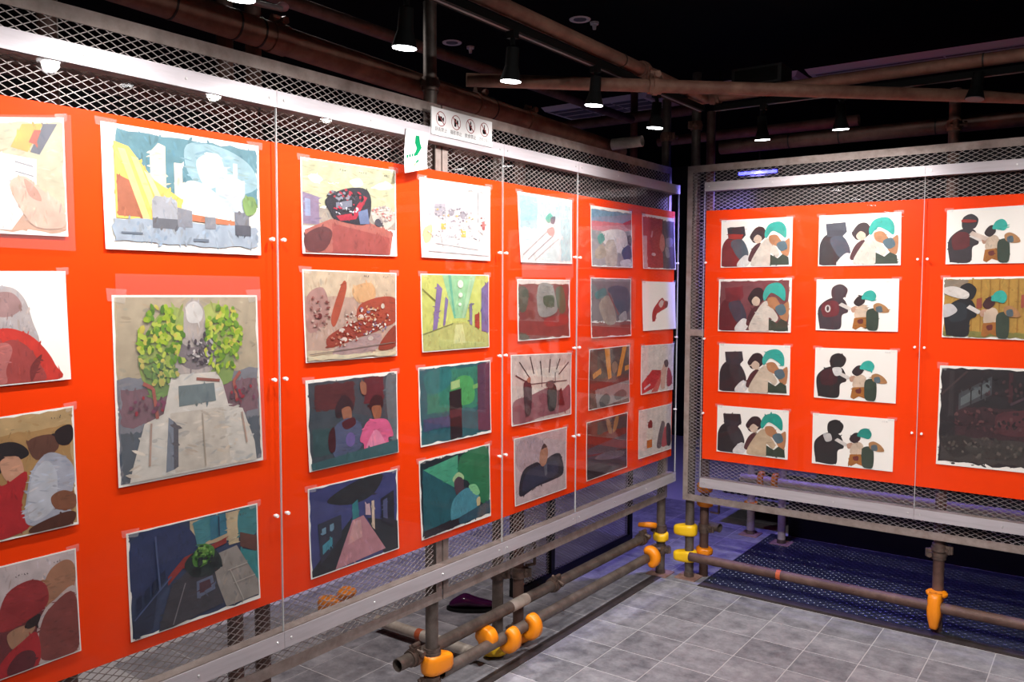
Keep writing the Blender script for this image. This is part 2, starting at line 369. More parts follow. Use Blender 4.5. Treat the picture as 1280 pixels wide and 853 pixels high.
def picture(wall, quad, label, shapes, group=None, film=None, lift=.006, marks=None, taped=True, tex=None, dabs=()):
    """quad: photo pixels TL TR BR BL, placed on the board they are taped to"""
    cnt[0] += 1; rnd = random.Random(cnt[0])
    if wall == 'L': P = [on(x, y, 0, XBF+.003) for x, y in quad]; N = Vector((1, 0, 0)); base = XBF
    else: P = [on(x, y, 1, YBF-.003) for x, y in quad]; N = Vector((0, -1, 0)); base = YBF
    for p in P:
        if wall == 'L': p.x = XBF
        else: p.y = YBF
    TL, TR, BR, BL = P
    def at(u, v, o):
        p = TL*(1-u)*(1-v)+TR*u*(1-v)+BR*u*v+BL*(1-u)*v
        return p + N*(.0012+lift*min(v, 1)**2+o)
    t = thing('painted_cel', (BL+BR)/2, label, 'picture', group)
    T = .0009; mb = MB(); K = 6
    vs_ = []
    for i in range(K+1):
        v = i/K
        vs_ += [at(0, v, 0), at(1, v, 0), at(1, v, T), at(0, v, T)]
    fs = [(0, 1, 2, 3), (4*K+3, 4*K+2, 4*K+1, 4*K)]
    for i in range(K):
        a, b = 4*i, 4*i+4
        fs += [(a+3, a+2, b+2, b+3), (a+1, a, b, b+1), (a+2, a+1, b+1, b+2), (a, a+3, b+3, b)]
    mb.add(vs_, fs); sheet_ = mb.build('paper', M['paper'], t)
    alb = .72      # poster paint is a little darker than its screen colour, the same for every sheet
    pr = MB()
    for li, sh in enumerate(shapes):
        pts = clampuv(shape_pts(sh, rnd)); c = tuple(q_*alb for q_ in lin(sh[1])[:3])+(1,); o = T+.00018*(li+1)
        # split in horizontal bands so that the print follows the curl of the sheet
        for bi in range(K):
            v0, v1 = bi/K, (bi+1)/K
            q = pts
            for sgn, lim in ((1, v0), (-1, v1)):
                out = []
                for i in range(len(q)):
                    a, b = q[i], q[(i+1) % len(q)]
                    ia, ib = sgn*(a[1]-lim) >= 0, sgn*(b[1]-lim) >= 0
                    if ia: out.append(a)
                    if ia != ib:
                        k = (lim-a[1])/(b[1]-a[1]); out.append((a[0]+(b[0]-a[0])*k, lim))
                q = out
                if len(q) < 3: break
            if len(q) < 3: continue
            vv = []
            for u, v in q:
                f_ = (v-v0)/(v1-v0); vv.append(at(u, v0, o)*(1-f_)+at(u, v1, o)*f_)
            pr.add(vv, [tuple(range(len(vv)-1, -1, -1))], col=c)
    def stroke(u, v, ln, wd, an, c, o):
        q = []
        for k in range(6):
            a_ = math.pi*k/3; x_, y_ = ln*math.cos(a_), wd*math.sin(a_)
            q.append((u+x_*math.cos(an)-y_*math.sin(an), v+x_*math.sin(an)+y_*math.cos(an)))
        q = [(min(.986, max(.014, a_)), min(.986, max(.014, b__))) for a_, b__ in q]
        pr.add([at(a_, b__, o) for a_, b__ in q][::-1], [(0, 1, 2, 3, 4, 5)], col=c)
    tex = (1 if wall == 'L' else .45) if tex is None else tex
    for li, sh in enumerate(shapes):      # brush strokes inside each patch, tone varying a little
        if sh[0] == 'l': continue
        pts = clampuv(shape_pts(sh, rnd)); A = area(pts); n = min(170, int(A*tex*460)); base_c = lin(sh[1])
        xs = [p[0] for p in pts]; ys = [p[1] for p in pts]; horizontal = rnd.random() < .4
        for k in range(n):
            u, v = rnd.uniform(min(xs), max(xs)), rnd.uniform(min(ys), max(ys))
            if not inside(u, v, pts): continue
            f_ = rnd.uniform(.74, 1.2)*alb; h_ = rnd.uniform(-.09, .09)
            stroke(u, v, rnd.uniform(.012, .05), rnd.uniform(.004, .012), (0 if horizontal else math.pi/2)+rnd.uniform(-.5, .5), (min(.95, base_c[0]*f_*(1+h_)), min(.95, base_c[1]*f_), min(.95, base_c[2]*f_*(1-h_)), 1), T+.00018*(li+1)+.00006+k*6e-7)
    for di, (cx_, cy_, rx_, ry_, cols, n, sz) in enumerate(dabs):      # leaves, rubble, window glints: small separate touches
        for k in range(n):
            a_ = rnd.uniform(0, 2*math.pi); q_ = rnd.random()**.5; c = lin(rnd.choice(cols))
            stroke(cx_+rx_*q_*math.cos(a_), cy_+ry_*q_*math.sin(a_), sz*rnd.uniform(.6, 1.5), sz*rnd.uniform(.5, .9), rnd.uniform(0, 3.1), tuple(x_*alb for x_ in c[:3])+(1,), T+.00018*(len(shapes)+1+di)+.0001+k*9e-7)
    if marks:
        for (u, v, n) in marks:
            for i in range(n):
                w_ = rnd.uniform(.006, .014); uu = u+i*.024
                for _ in range(2):
                    a = (uu+rnd.uniform(0, w_), v+rnd.uniform(-.012, .012)); b = (uu+rnd.uniform(0, w_), v+rnd.uniform(-.014, .014))
                    if math.hypot(a[0]-b[0], a[1]-b[1]) < .004: continue
                    pts = shape_pts(('l', '', a, b, .0028), rnd)
                    pr.add([at(x, y_, T+.004*.6) for x, y_ in pts][::-1], [(0, 1, 2, 3)], col=lin('#4a4446'))
    if pr.f: pr.build('print', M['paint'], sheet_)
    if taped:
        for u in (.0, 1.0):
            a = .09 if u == 0 else -.09
            q = [at(u-a*.35, -.035, .0002), at(u+a, -.03, T+.0004), at(u+a*.8, .045, T+.0045), at(u-a*.3, .03, T+.0006)]
            if u == 0: q = q[::-1]
            one('add', q, [(0, 1, 2, 3)]).build('tape', M['tape'], t)
    if film:
        u0, v0, u1, v1 = film
        q = [at(u0, v0, .004), at(u1, v0, .004), at(u1, v1, .004), at(u0, v1, .004)]
        one('add', q[::-1], [(0, 1, 2, 3)]).build('cover_film', M['film'], t)
    return t

Lp, Rp = 'L', 'R'
picture(Lp, [(-70,146),(80,147),(84,296),(-66,289)], 'pale sheet with a hand and written note, taped under a larger clear film',
  [('w','#cbc4a4',.05,.06,.97,.8),('w','#d8ab90',.05,.8,.97,.95),('p','#e8b04a',[(.62,.07),(.8,.07),(.66,.3),(.52,.26)]),('p','#5f6272',[(.8,.07),(.92,.07),(.76,.32),(.68,.3)]),('p','#c4563c',[(.72,.12),(.78,.12),(.73,.24),(.67,.22)]),('p','#f7f6f1',[(.1,.25),(.73,.36),(.72,.66),(.5,.95),(.05,.95)]),('l','#9a9aa0',(.55,.38),(.7,.42),.006),('l','#9a9aa0',(.55,.46),(.7,.5),.005),('l','#9a9aa0',(.5,.54),(.64,.56),.005),('b','#e6bca6',[(.5,.57),(.62,.5),(.78,.62),(.93,.72),(.95,.9),(.72,.92),(.6,.8)]),('b','#cf9884',[(.62,.52),(.72,.6),(.76,.7),(.66,.66)])], film=(-.03,-.02,1.06,1.12))
picture(Lp, [(-70,339),(82,339),(87.6,474),(-62,489)], 'white sheet with a red-jacketed shoulder and grey shading',
  [('b','#c9bdbc',[(.3,.2),(.5,.15),(.62,.25),(.68,.45),(.72,.66),(.5,.75),(.3,.6)]),('b','#b58f8d',[(.36,.22),(.52,.2),(.6,.32),(.5,.4),(.38,.38)]),('b','#e03c30',[(.2,.62),(.42,.5),(.62,.55),(.76,.68),(.85,.84),(.86,.975),(.1,.975),(.05,.75)]),('b','#b04844',[(.3,.72),(.48,.6),(.62,.66),(.72,.82),(.75,.975),(.4,.975),(.3,.9)]),('b','#c87470',[(.2,.7),(.42,.62),(.5,.68),(.44,.85),(.42,.975),(.12,.975)]),('b','#80302f',[(.64,.84),(.74,.74),(.7,.86),(.64,.97)])], marks=[(.78,.05,2)])
picture(Lp, [(-66,532),(92,507.5),(97,655),(-58,690)], 'tan sheet with a crowd of figures around a white shirt',
  [('w','#c9a878',.03,.03,.97,.97),('w','#b98f5c',.1,.16,.95,.9),('b','#2b2226',[(.2,.28),(.42,.22),(.55,.26),(.6,.35),(.45,.4),(.3,.5),(.15,.45)]),('b','#6b4438',[(.6,.24),(.8,.22),(.84,.34),(.66,.4)]),('b','#2a2024',[(.82,.2),(.94,.16),(.98,.24),(.93,.32),(.84,.3)]),('b','#d9a184',[(.38,.36),(.52,.35),(.55,.5),(.42,.52)]),('b','#c02a30',[(.1,.6),(.4,.55),(.58,.48),(.52,.75),(.56,.93),(.1,.95)]),('b','#b9bac8',[(.62,.48),(.75,.36),(.9,.42),(.97,.55),(.93,.75),(.9,.88),(.7,.92),(.55,.88),(.57,.66)]),('b','#cfd0da',[(.62,.52),(.74,.42),(.82,.55),(.78,.8),(.62,.88),(.57,.78)]),('b','#8e5a42',[(.76,.72),(.86,.68),(.97,.74),(.95,.84),(.8,.82)]),('b','#5a3328',[(.6,.92),(.85,.86),(.96,.88),(.9,.97),(.6,.97)])], marks=[(.8,.07,4)])
picture(Lp, [(-62,724),(95,685.5),(100.4,813),(-56,871)], 'pale sheet with a red cap and brown curved shapes',
  [('w','#e0cfd0',.02,.02,.98,.98),('w','#7d3b40',.05,.5,.9,.96),('b','#b98468',[(.76,.16),(.9,.1),(.97,.2),(.93,.42),(.74,.5),(.68,.36)]),('b','#a8383c',[(.34,.46),(.42,.26),(.6,.2),(.72,.28),(.72,.46),(.52,.56),(.36,.58)]),('b','#d8c4c0',[(.64,.62),(.7,.5),(.78,.44),(.97,.38),(.98,.97),(.64,.97),(.62,.8)]),('b','#8f4a46',[(.66,.64),(.74,.5),(.95,.42),(.96,.94),(.68,.95),(.64,.8)]),('b','#b98a6e',[(.4,.62),(.52,.58),(.62,.62),(.55,.7),(.44,.76)]),('b','#c02c34',[(.36,.82),(.5,.72),(.63,.68),(.62,.97),(.3,.97)]),('b','#6a2c34',[(.4,.88),(.5,.8),(.6,.84),(.58,.97),(.4,.97)]),('b','#34282a',[(.55,.56),(.66,.52),(.64,.6),(.56,.62)])], marks=[(.48,.12,5),(.8,.08,3)])
picture(Lp, [(125.7,151),(323.4,182.8),(324.8,319.3),(130.8,311.4)], 'large street painting with yellow arched building, grey vans and blue sky',
  [('w','#f2ede0',.04,.04,.97,.9),('w','#5e8894',.1,.06,.97,.55),('b','#93b2bb',[(.5,.1),(.72,.08),(.92,.2),(.96,.4),(.7,.5),(.52,.36)]),('b','#cfdfe0',[(.56,.22),(.7,.14),(.74,.34),(.62,.44)]),('p','#c4cdd8',[(.68,.6),(.68,.36),(.72,.36),(.72,.24),(.76,.24),(.76,.3),(.8,.3),(.8,.2),(.83,.2),(.83,.34),(.88,.34),(.88,.64)]),('p','#eee0c0',[(.28,.55),(.28,.2),(.33,.12),(.37,.14),(.37,.55)]),('p','#e9dcc8',[(.42,.55),(.42,.26),(.47,.26),(.47,.55)]),('b','#f8f5ee',[(.42,.66),(.48,.42),(.58,.4),(.7,.5),(.82,.7),(.6,.72)]),('p','#efc766',[(.08,.15),(.16,.18),(.3,.42),(.46,.55),(.46,.74),(.08,.74)]),('p','#b1694e',[(.09,.4),(.16,.44),(.24,.72),(.09,.72)]),('p','#f3d58c',[(.1,.2),(.14,.2),(.27,.74),(.23,.74)]),('p','#f3d58c',[(.17,.25),(.21,.26),(.34,.74),(.3,.74)]),('p','#f6dfa4',[(.24,.35),(.28,.38),(.4,.74),(.36,.74)]),('p','#c87a58',[(.46,.66),(.8,.7),(.8,.74),(.46,.72)]),('w','#a5b0be',.06,.74,.96,.92),('p','#a9a9b0',[(.28,.58),(.3,.54),(.4,.55),(.43,.58),(.43,.8),(.28,.8)]),('p','#6c6c74',[(.28,.72),(.43,.72),(.43,.8),(.28,.8)]),('p','#8d8d96',[(.43,.62),(.52,.64),(.52,.78),(.43,.78)]),('p','#8d8d96',[(.6,.68),(.67,.68),(.67,.78),(.6,.78)]),('p','#7f7f88',[(.8,.62),(.9,.62),(.9,.8),(.8,.8)]),('p','#5a5a64',[(.8,.73),(.91,.73),(.91,.82),(.8,.82)]),('b','#7f9c5c',[(.86,.5),(.94,.48),(.95,.6),(.88,.64)]),('l','#6d7684',(.1,.85),(.22,.85),.008),('l','#6d7684',(.52,.88),(.62,.88),.012)])
picture(Lp, [(139.8,369),(321.5,369),(327.6,575),(147,610)], 'tall painting of a stone monument before green trees under clear film',
  [('w','#cbb999',.03,.02,.97,.98),('w','#8d8d98',.03,.44,.97,.98),('w','#8c5f6c',.05,.5,.96,.68),('w','#56606e',.04,.72,.3,.97),('w','#56606e',.84,.72,.97,.95),('b','#a9bd52',[(.22,.2),(.36,.08),(.48,.14),(.46,.34),(.4,.5),(.24,.52),(.16,.38)]),('b','#bcc95c',[(.55,.14),(.66,.06),(.78,.16),(.8,.3),(.7,.44),(.56,.4)]),('b','#7ea24a',[(.2,.4),(.34,.36),(.38,.5),(.24,.56)]),('b','#8fae4e',[(.62,.34),(.78,.36),(.76,.5),(.62,.5)]),('b','#c6b9b2',[(.44,.26),(.46,.08),(.53,.04),(.59,.1),(.6,.26),(.66,.38),(.6,.44),(.42,.44),(.38,.34)]),('b','#8a7b80',[(.4,.26),(.5,.3),(.64,.25),(.66,.36),(.54,.42),(.42,.38)]),('b','#efe9e4',[(.47,.08),(.53,.05),(.58,.1),(.56,.16),(.48,.16)]),('p','#f3ebe0',[(.36,.44),(.66,.44),(.7,.5),(.74,.64),(.84,.66),(.92,.86),(.93,.97),(.08,.97),(.1,.9),(.18,.68),(.3,.64)]),('p','#e6dacb',[(.34,.64),(.7,.64),(.74,.96),(.36,.96)]),('p','#8b93a4',[(.33,.66),(.38,.7),(.36,.94),(.3,.95)]),('p','#5a5560',[(.36,.68),(.39,.72),(.38,.93),(.35,.94)]),('p','#76868a',[(.4,.5),(.64,.5),(.65,.6),(.4,.61)]),('l','#a4523e',(.52,.47),(.68,.49),.008),('l','#c05a4a',(.26,.66),(.24,.5),.01),('l','#c05a4a',(.24,.5),(.18,.47),.01),('l','#c05a4a',(.8,.62),(.78,.5),.01),('l','#c05a4a',(.78,.5),(.83,.45),.01),('l','#c9a898',(.22,.68),(.2,.9),.006),('l','#c9a898',(.83,.68),(.86,.86),.006),('l','#b8a898',(.55,.66),(.56,.95),.004)], film=(.02,-.11,1.02,1.0), marks=[(.48,.55,4)], dabs=[(.29,.27,.15,.22,['#a9c23e','#8fb23c','#c4d25a','#6f9a3c','#d8c860','#5c8438'],170,.02),(.72,.24,.14,.2,['#a9c23e','#8fb23c','#c4d25a','#7aa040','#d8c860','#648c3a'],140,.02),(.54,.3,.1,.1,['#8a7f84','#6a6066','#b8aeb0','#dcd4d0','#544a52'],45,.014),(.2,.58,.12,.06,['#a8404c','#8a5068','#70505c'],20,.014),(.86,.58,.1,.06,['#a8404c','#8a5068','#70505c'],20,.014)])
picture(Lp, [(158,668),(322,629.3),(324.3,747.4),(162.5,803)], 'painting of a shaded courtyard with a bush and teal walls',
  [('w','#3d4a68',.03,.03,.97,.96),('p','#cdb896',[(.45,.04),(.97,.04),(.97,.3),(.45,.3)]),('b','#35426a',[(.05,.1),(.3,.04),(.44,.1),(.5,.32),(.3,.5),(.05,.6)]),('p','#4d8e98',[(.47,.06),(.6,.03),(.6,.26),(.5,.3)]),('p','#3f7f98',[(.6,.04),(.72,.04),(.73,.24),(.6,.27)]),('p','#d4bf9c',[(.73,.04),(.82,.04),(.82,.36),(.74,.36)]),('b','#4a8d94',[(.83,.05),(.97,.03),(.97,.3),(.83,.3)]),('p','#6a4640',[(.83,.26),(.97,.34),(.97,.5),(.83,.4)]),('p','#3f8f94',[(.83,.42),(.97,.5),(.97,.86),(.83,.66)]),('p','#9c3b38',[(.28,.5),(.4,.36),(.72,.28),(.72,.33),(.42,.42),(.28,.58)]),('p','#48464e',[(.2,.97),(.3,.6),(.5,.42),(.6,.4),(.64,.7),(.68,.9),(.3,.97)]),('p','#a29a94',[(.6,.42),(.8,.38),(.97,.8),(.97,.93),(.7,.95),(.64,.7)]),('b','#2f3a3c',[(.4,.42),(.55,.3),(.66,.42),(.66,.56),(.48,.58)]),('b','#5a8f44',[(.46,.38),(.53,.28),(.62,.34),(.6,.46),(.48,.48)]),('b','#84b45a',[(.48,.34),(.54,.29),(.58,.36),(.52,.4)]),('p','#6d7690',[(.48,.62),(.6,.6),(.62,.74),(.48,.78)]),('p','#5a3a44',[(.5,.64),(.58,.63),(.59,.71),(.5,.74)]),('l','#8d8a90',(.4,.6),(.3,.95),.004),('l','#c4bcb4',(.74,.6),(.84,.94),.004),('l','#c4bcb4',(.72,.6),(.88,.58),.004),('l','#c4bcb4',(.76,.74),(.94,.72),.004),('p','#2f3850',[(.03,.8),(.2,.62),(.16,.92),(.04,.97)])]+[('p','#26304c',[(.06+.055*i,.62-.055*i),(.095+.055*i,.585-.055*i),(.095+.055*i,.7-.06*i),(.06+.055*i,.74-.06*i)]) for i in range(4)]+[('l','#56658e',(.2,.1),(.22,.6),.006),('l','#56658e',(.04,.8),(.3,.5),.006),('l','#2a3350',(.66,.05),(.66,.24),.004)], marks=[(.84,.07,3)], dabs=[(.54,.37,.07,.09,['#5f9a44','#3f7030','#8cc060','#2f4a30'],40,.015),(.54,.48,.11,.08,['#283034','#343c3e'],25,.018)])
picture(Lp, [(375.7,196),(495,213),(495,320.7),(376.8,317)], 'painting of a dark engine block on a red table under a green ceiling',
  [('w','#c2bf9c',.02,.02,.98,.5),('w','#a89a8e',.03,.5,.98,.7),('p','#8f7a94',[(.03,.36),(.18,.4),(.18,.68),(.03,.68)]),('p','#9aa2c0',[(.05,.42),(.1,.43),(.1,.6),(.05,.6)]),('b','#efeedc',[(.08,.2),(.16,.17),(.22,.22),(.14,.26)]),('b','#efeedc',[(.48,.2),(.58,.16),(.62,.22),(.54,.26)]),('b','#efeedc',[(.74,.22),(.88,.16),(.94,.22),(.8,.26)]),('b','#cfc0b4',[(.7,.5),(.9,.44),(.96,.6),(.8,.7)]),('p','#b4685e',[(.28,.62),(.55,.58),(.94,.72),(.9,.97),(.04,.97),(.04,.74)]),('p','#a4514c',[(.3,.66),(.9,.78),(.88,.97),(.3,.97)]),('b','#6a3a3c',[(.04,.8),(.2,.7),(.3,.76),(.22,.94),(.06,.95)]),('b','#2f2c36',[(.24,.42),(.4,.3),(.62,.26),(.7,.36),(.68,.58),(.6,.66),(.34,.62),(.28,.54)]),('p','#b02c40',[(.34,.58),(.5,.54),(.62,.34),(.66,.36),(.54,.6),(.38,.63)]),('p','#7e8090',[(.34,.44),(.5,.4),(.5,.47),(.34,.5)]),('p','#6f7ca0',[(.56,.52),(.66,.48),(.68,.64),(.58,.65)]),('e','#4c4852',.78,.62,.045,.045)], dabs=[(.45,.36,.2,.07,['#17151c','#4a4852','#8c8c98','#b02c40','#2a2832'],50,.018),(.44,.5,.14,.07,['#8a8a96','#1c1a22','#c03048','#d0d0d8'],30,.014),(.83,.52,.12,.1,['#e0d4cc','#a89898','#c87a78','#d8c8c0'],45,.014)], marks=[(.38,.08,3),(.58,.08,4),(.86,.08,3)])
picture(Lp, [(378,336.7),(495.8,341.5),(495,445),(381,454)], 'sketchy rust-coloured painting of scattered rubble',
  [('w','#d8c2a6',.02,.02,.98,.98),('w','#c8a898',.03,.3,.97,.86),('b','#b88c84',[(.05,.3),(.2,.2),(.26,.4),(.2,.6),(.05,.66)]),('b','#b4553e',[(.28,.5),(.4,.14),(.44,.2),(.36,.5),(.3,.62)]),('b','#e0b080',[(.5,.2),(.7,.14),(.74,.3),(.56,.36)]),('b','#b0503c',[(.56,.4),(.78,.3),(.97,.32),(.97,.58),(.7,.66),(.56,.6)]),('b','#a24638',[(.24,.72),(.5,.58),(.74,.56),(.8,.66),(.5,.76),(.26,.84)]),('b','#b79a98',[(.3,.86),(.6,.74),(.8,.72),(.72,.9),(.34,.96)]),('b','#9c4434',[(.8,.8),(.97,.62),(.97,.86),(.78,.9)]),('e','#ead8cc',.38,.66,.03,.025),('e','#ead8cc',.4,.76,.03,.025),('e','#ead8cc',.58,.52,.03,.03),('e','#dccac0',.68,.76,.03,.025),('e','#e8b898',.66,.54,.03,.03),('e','#8a7ea0',.66,.46,.02,.02),('e','#e0d0c0',.82,.4,.02,.03),('e','#6c2f30',.16,.5,.025,.03),('l','#8a7a70',(.05,.9),(.96,.82),.004),('w','#e6d8b8',.03,.92,.97,.97)], dabs=[(.66,.56,.26,.16,['#ead8cc','#b04838','#8a7ea0','#e0a878','#a83c30','#f0e4d8','#6c4a50'],110,.014),(.4,.76,.14,.08,['#ead8cc','#a84436','#c47a60'],30,.014),(.15,.45,.1,.2,['#a87068','#d0b0a4','#8a4a44'],25,.016)], marks=[(.25,.05,1),(.62,.05,3),(.84,.05,3)])
picture(Lp, [(382,476),(496.6,464),(497,565.7),(385.5,590.5)], 'dark painting with a blue vest and a bright pink shirt',
  [('w','#4a535c',.04,.05,.97,.95),('w','#5f3438',.1,.08,.5,.36),('w','#6b2f38',.6,.06,.82,.34),('b','#6f7a80',[(.85,.1),(.96,.06),(.96,.85),(.88,.7)]),('w','#3e5a5e',.06,.55,.3,.84),('b','#3a2c34',[(.3,.34),(.38,.22),(.46,.28),(.48,.4),(.32,.46)]),('b','#a87058',[(.36,.38),(.45,.36),(.46,.5),(.4,.54)]),('b','#5b6382',[(.26,.6),(.4,.48),(.54,.54),(.58,.7),(.52,.86),(.28,.9)]),('b','#5a2630',[(.36,.52),(.48,.48),(.5,.56),(.4,.6)]),('b','#4a2028',[(.22,.62),(.28,.56),(.28,.8),(.22,.8)]),('e','#7a68a8',.44,.72,.05,.08),('b','#3a1f26',[(.66,.34),(.72,.26),(.8,.3),(.8,.42),(.67,.42)]),('b','#a8684c',[(.68,.4),(.78,.4),(.78,.52),(.72,.56)]),('b','#ec6a98',[(.54,.74),(.62,.56),(.74,.54),(.86,.58),(.92,.76),(.86,.78),(.84,.88),(.6,.9),(.58,.8)]),('b','#f492b4',[(.62,.8),(.72,.66),(.82,.82),(.8,.88),(.62,.89)]),('b','#a87058',[(.56,.1),(.62,.12),(.62,.24),(.57,.22)]),('p','#41686e',[(.03,.9),(.97,.82),(.97,.97),(.04,.98)])])
picture(Lp, [(385,612),(497,586),(497.7,685.6),(387.5,724.6)], 'night painting of a pink walkway between blue walls',
  [('w','#484e84',.03,.03,.97,.97),('b','#32363c',[(.2,.2),(.5,.05),(.8,.04),(.7,.24),(.46,.3)]),('p','#2f343c',[(.02,.9),(.46,.44),(.4,.7),(.26,.97),(.03,.97)]),('p','#2f343c',[(.62,.5),(.97,.64),(.97,.97),(.8,.97)]),('p','#c68c96',[(.46,.48),(.58,.46),(.82,.92),(.26,.97)]),('p','#d8a4a4',[(.47,.5),(.55,.5),(.56,.7),(.4,.74)]),('p','#3e8a92',[(.46,.3),(.52,.26),(.53,.46),(.46,.48)]),('p','#3a3f50',[(.1,.42),(.34,.38),(.34,.62),(.12,.86)]),('p','#7aa0b8',[(.14,.48),(.18,.47),(.18,.54),(.14,.55)]),('p','#7aa0b8',[(.22,.46),(.26,.45),(.26,.52),(.22,.53)]),('p','#4f9cb0',[(.14,.66),(.24,.6),(.24,.68),(.14,.76)]),('p','#d8b8c0',[(.6,.34),(.65,.34),(.66,.48),(.6,.46)]),('p','#e8d0b8',[(.67,.32),(.7,.32),(.7,.66),(.67,.62)]),('p','#2e3240',[(.78,.32),(.93,.26),(.93,.7),(.78,.58)]),('p','#5a6088',[(.8,.35),(.85,.33),(.85,.58),(.8,.55)])])
picture(Lp, [(524.5,221.3),(613.3,234),(611.6,326.3),(525.9,321.8)], 'almost white pencil sketch sheet with faint grey lines',
  [('w','#f4ece8',.03,.04,.97,.95),('b','#e2d8da',[(.15,.35),(.5,.25),(.75,.35),(.72,.55),(.2,.55)]),('b','#ecd9a0',[(.05,.65),(.16,.58),(.14,.76),(.06,.8)]),('e','#a8a0a8',.42,.4,.04,.05),('e','#a8a0a8',.58,.42,.04,.05),('p','#b8b0b8',[(.2,.32),(.34,.3),(.34,.46),(.2,.46)]),('p','#e0c068',[(.28,.55),(.34,.55),(.34,.62),(.28,.62)]),('p','#e0c068',[(.55,.62),(.62,.62),(.62,.7),(.55,.7)]),('b','#c87a78',[(.86,.5),(.89,.48),(.9,.58),(.86,.58)]),('l','#cfc6c8',(.2,.8),(.8,.85),.005),('l','#cfc6c8',(.1,.9),(.95,.92),.005),('l','#cfc6c8',(.8,.1),(.8,.5),.005),('l','#c8c0c2',(.25,.6),(.3,.85),.004)], dabs=[(.45,.42,.3,.1,['#b4acb4','#d8d0d2','#9c94a0','#e8c070'],45,.014),(.5,.68,.4,.14,['#d8d0d4','#c0b8c0','#e4dce0'],50,.014),(.88,.55,.05,.14,['#b05a58','#d8a8a0'],8,.012)], marks=[(.66,.09,4),(.84,.09,2)])
picture(Lp, [(525.9,342.3),(611.6,343.8),(610.5,434.3),(526.7,440.8)], 'bright yellow-green painting of a long corridor with purple doors',
  [('w','#d4da78',.02,.02,.98,.97),('p','#a2d6a4',[(.3,.02),(.78,.02),(.62,.58),(.46,.58)]),('p','#74c0a0',[(.38,.02),(.42,.02),(.48,.58),(.46,.58)]),('p','#b9dfb4',[(.7,.02),(.78,.02),(.6,.58),(.57,.58)]),('p','#c6ca7c',[(.02,.76),(.44,.64),(.62,.64),(.98,.82),(.98,.97),(.02,.97)]),('p','#dfe2a0',[(.48,.66),(.58,.66),(.62,.9),(.44,.9)]),('p','#8a78ac',[(.23,.13),(.3,.2),(.22,.7),(.16,.72)]),('p','#8a78ac',[(.34,.3),(.38,.34),(.33,.66),(.3,.67)]),('p','#7f70a4',[(.86,.2),(.97,.1),(.97,.78),(.86,.76)]),('p','#8a80a0',[(.68,.4),(.72,.38),(.72,.68),(.68,.66)]),('p','#b8483c',[(.76,.54),(.83,.52),(.83,.72),(.76,.7)]),('e','#fbfde8',.55,.14,.04,.05),('e','#fbfde8',.55,.28,.03,.03),('e','#fbfde8',.54,.4,.02,.02),('l','#6f7a50',(.02,.2),(.2,.35),.007),('l','#7a8560',(.02,.76),(.44,.64),.004)])
picture(Lp, [(523,460),(613.3,450),(613,540.7),(524.7,559.5)], 'teal and green painting of a room with a dark doorway',
  [('w','#2f6a74',.03,.04,.97,.96),('w','#3a8a74',.12,.08,.8,.6),('b','#56b066',[(.42,.3),(.56,.18),(.72,.24),(.74,.5),(.6,.56),(.44,.5)]),('b','#2c7f80',[(.1,.1),(.4,.06),(.4,.28),(.14,.36)]),('p','#64405a',[(.79,.06),(.97,.03),(.97,.94),(.79,.92)]),('w','#4a5478',.06,.66,.4,.8),('p','#2b1f26',[(.4,.36),(.56,.34),(.56,.95),(.4,.97)]),('p','#5a3038',[(.4,.6),(.56,.58),(.56,.68),(.4,.7)]),('p','#b8d890',[(.42,.24),(.54,.22),(.54,.32),(.42,.34)]),('p','#86c070',[(.72,.32),(.79,.3),(.79,.36),(.72,.37)])])
picture(Lp, [(523.9,577),(612.5,554.7),(612.5,644.7),(525.9,676)], 'green painting with a pale blue shirted figure in dark outline',
  [('w','#20303a',.03,.04,.97,.95),('p','#25626e',[(.06,.12),(.5,.42),(.5,.84),(.05,.9)]),('p','#50b08c',[(.07,.14),(.52,.06),(.52,.5),(.44,.44)]),('b','#2f8258',[(.55,.1),(.75,.04),(.96,.1),(.96,.76),(.8,.72),(.66,.44),(.54,.34)]),('b','#b8d8a0',[(.44,.36),(.52,.28),(.6,.36),(.54,.44)]),('b','#5a4450',[(.46,.4),(.52,.34),(.59,.4),(.58,.54),(.5,.58)]),('b','#4f96a8',[(.42,.66),(.54,.54),(.68,.52),(.8,.62),(.78,.8),(.7,.86),(.43,.9)]),('b','#8fd89c',[(.66,.5),(.76,.5),(.82,.62),(.76,.64)]),('b','#dcc898',[(.77,.7),(.82,.68),(.82,.78),(.78,.78)]),('p','#2f5668',[(.5,.86),(.97,.76),(.97,.93),(.5,.95)]),('p','#2a2630',[(.05,.88),(.5,.86),(.52,.95),(.05,.97)])])
picture(Lp, [(647,239),(715.3,250.4),(714,330),(650,328)], 'pale sheet with white diagonal streaks and a small teal patch, film hanging below',
  [('w','#e6f0f0',.03,.04,.97,.96),('w','#aedde2',.05,.06,.34,.5),('w','#b4e2e8',.76,.3,.95,.94),('b','#cfeaec',[(.4,.06),(.9,.1),(.9,.3),(.4,.34)]),('p','#f7f2ef',[(.04,.85),(.5,.45),(.68,.42),(.8,.6),(.3,.97),(.04,.97)]),('l','#c0b0b0',(.06,.88),(.52,.52),.01),('l','#b8a8aa',(.14,.94),(.62,.58),.01),('l','#c8b8b8',(.26,.95),(.72,.62),.008),('b','#5fbfa8',[(.48,.34),(.56,.26),(.62,.32),(.54,.4)]),('b','#6f6a78',[(.58,.32),(.66,.3),(.64,.4),(.58,.4)]),('b','#d89890',[(.5,.5),(.62,.46),(.64,.56),(.54,.58)])], film=(.0,0,1.02,1.22))
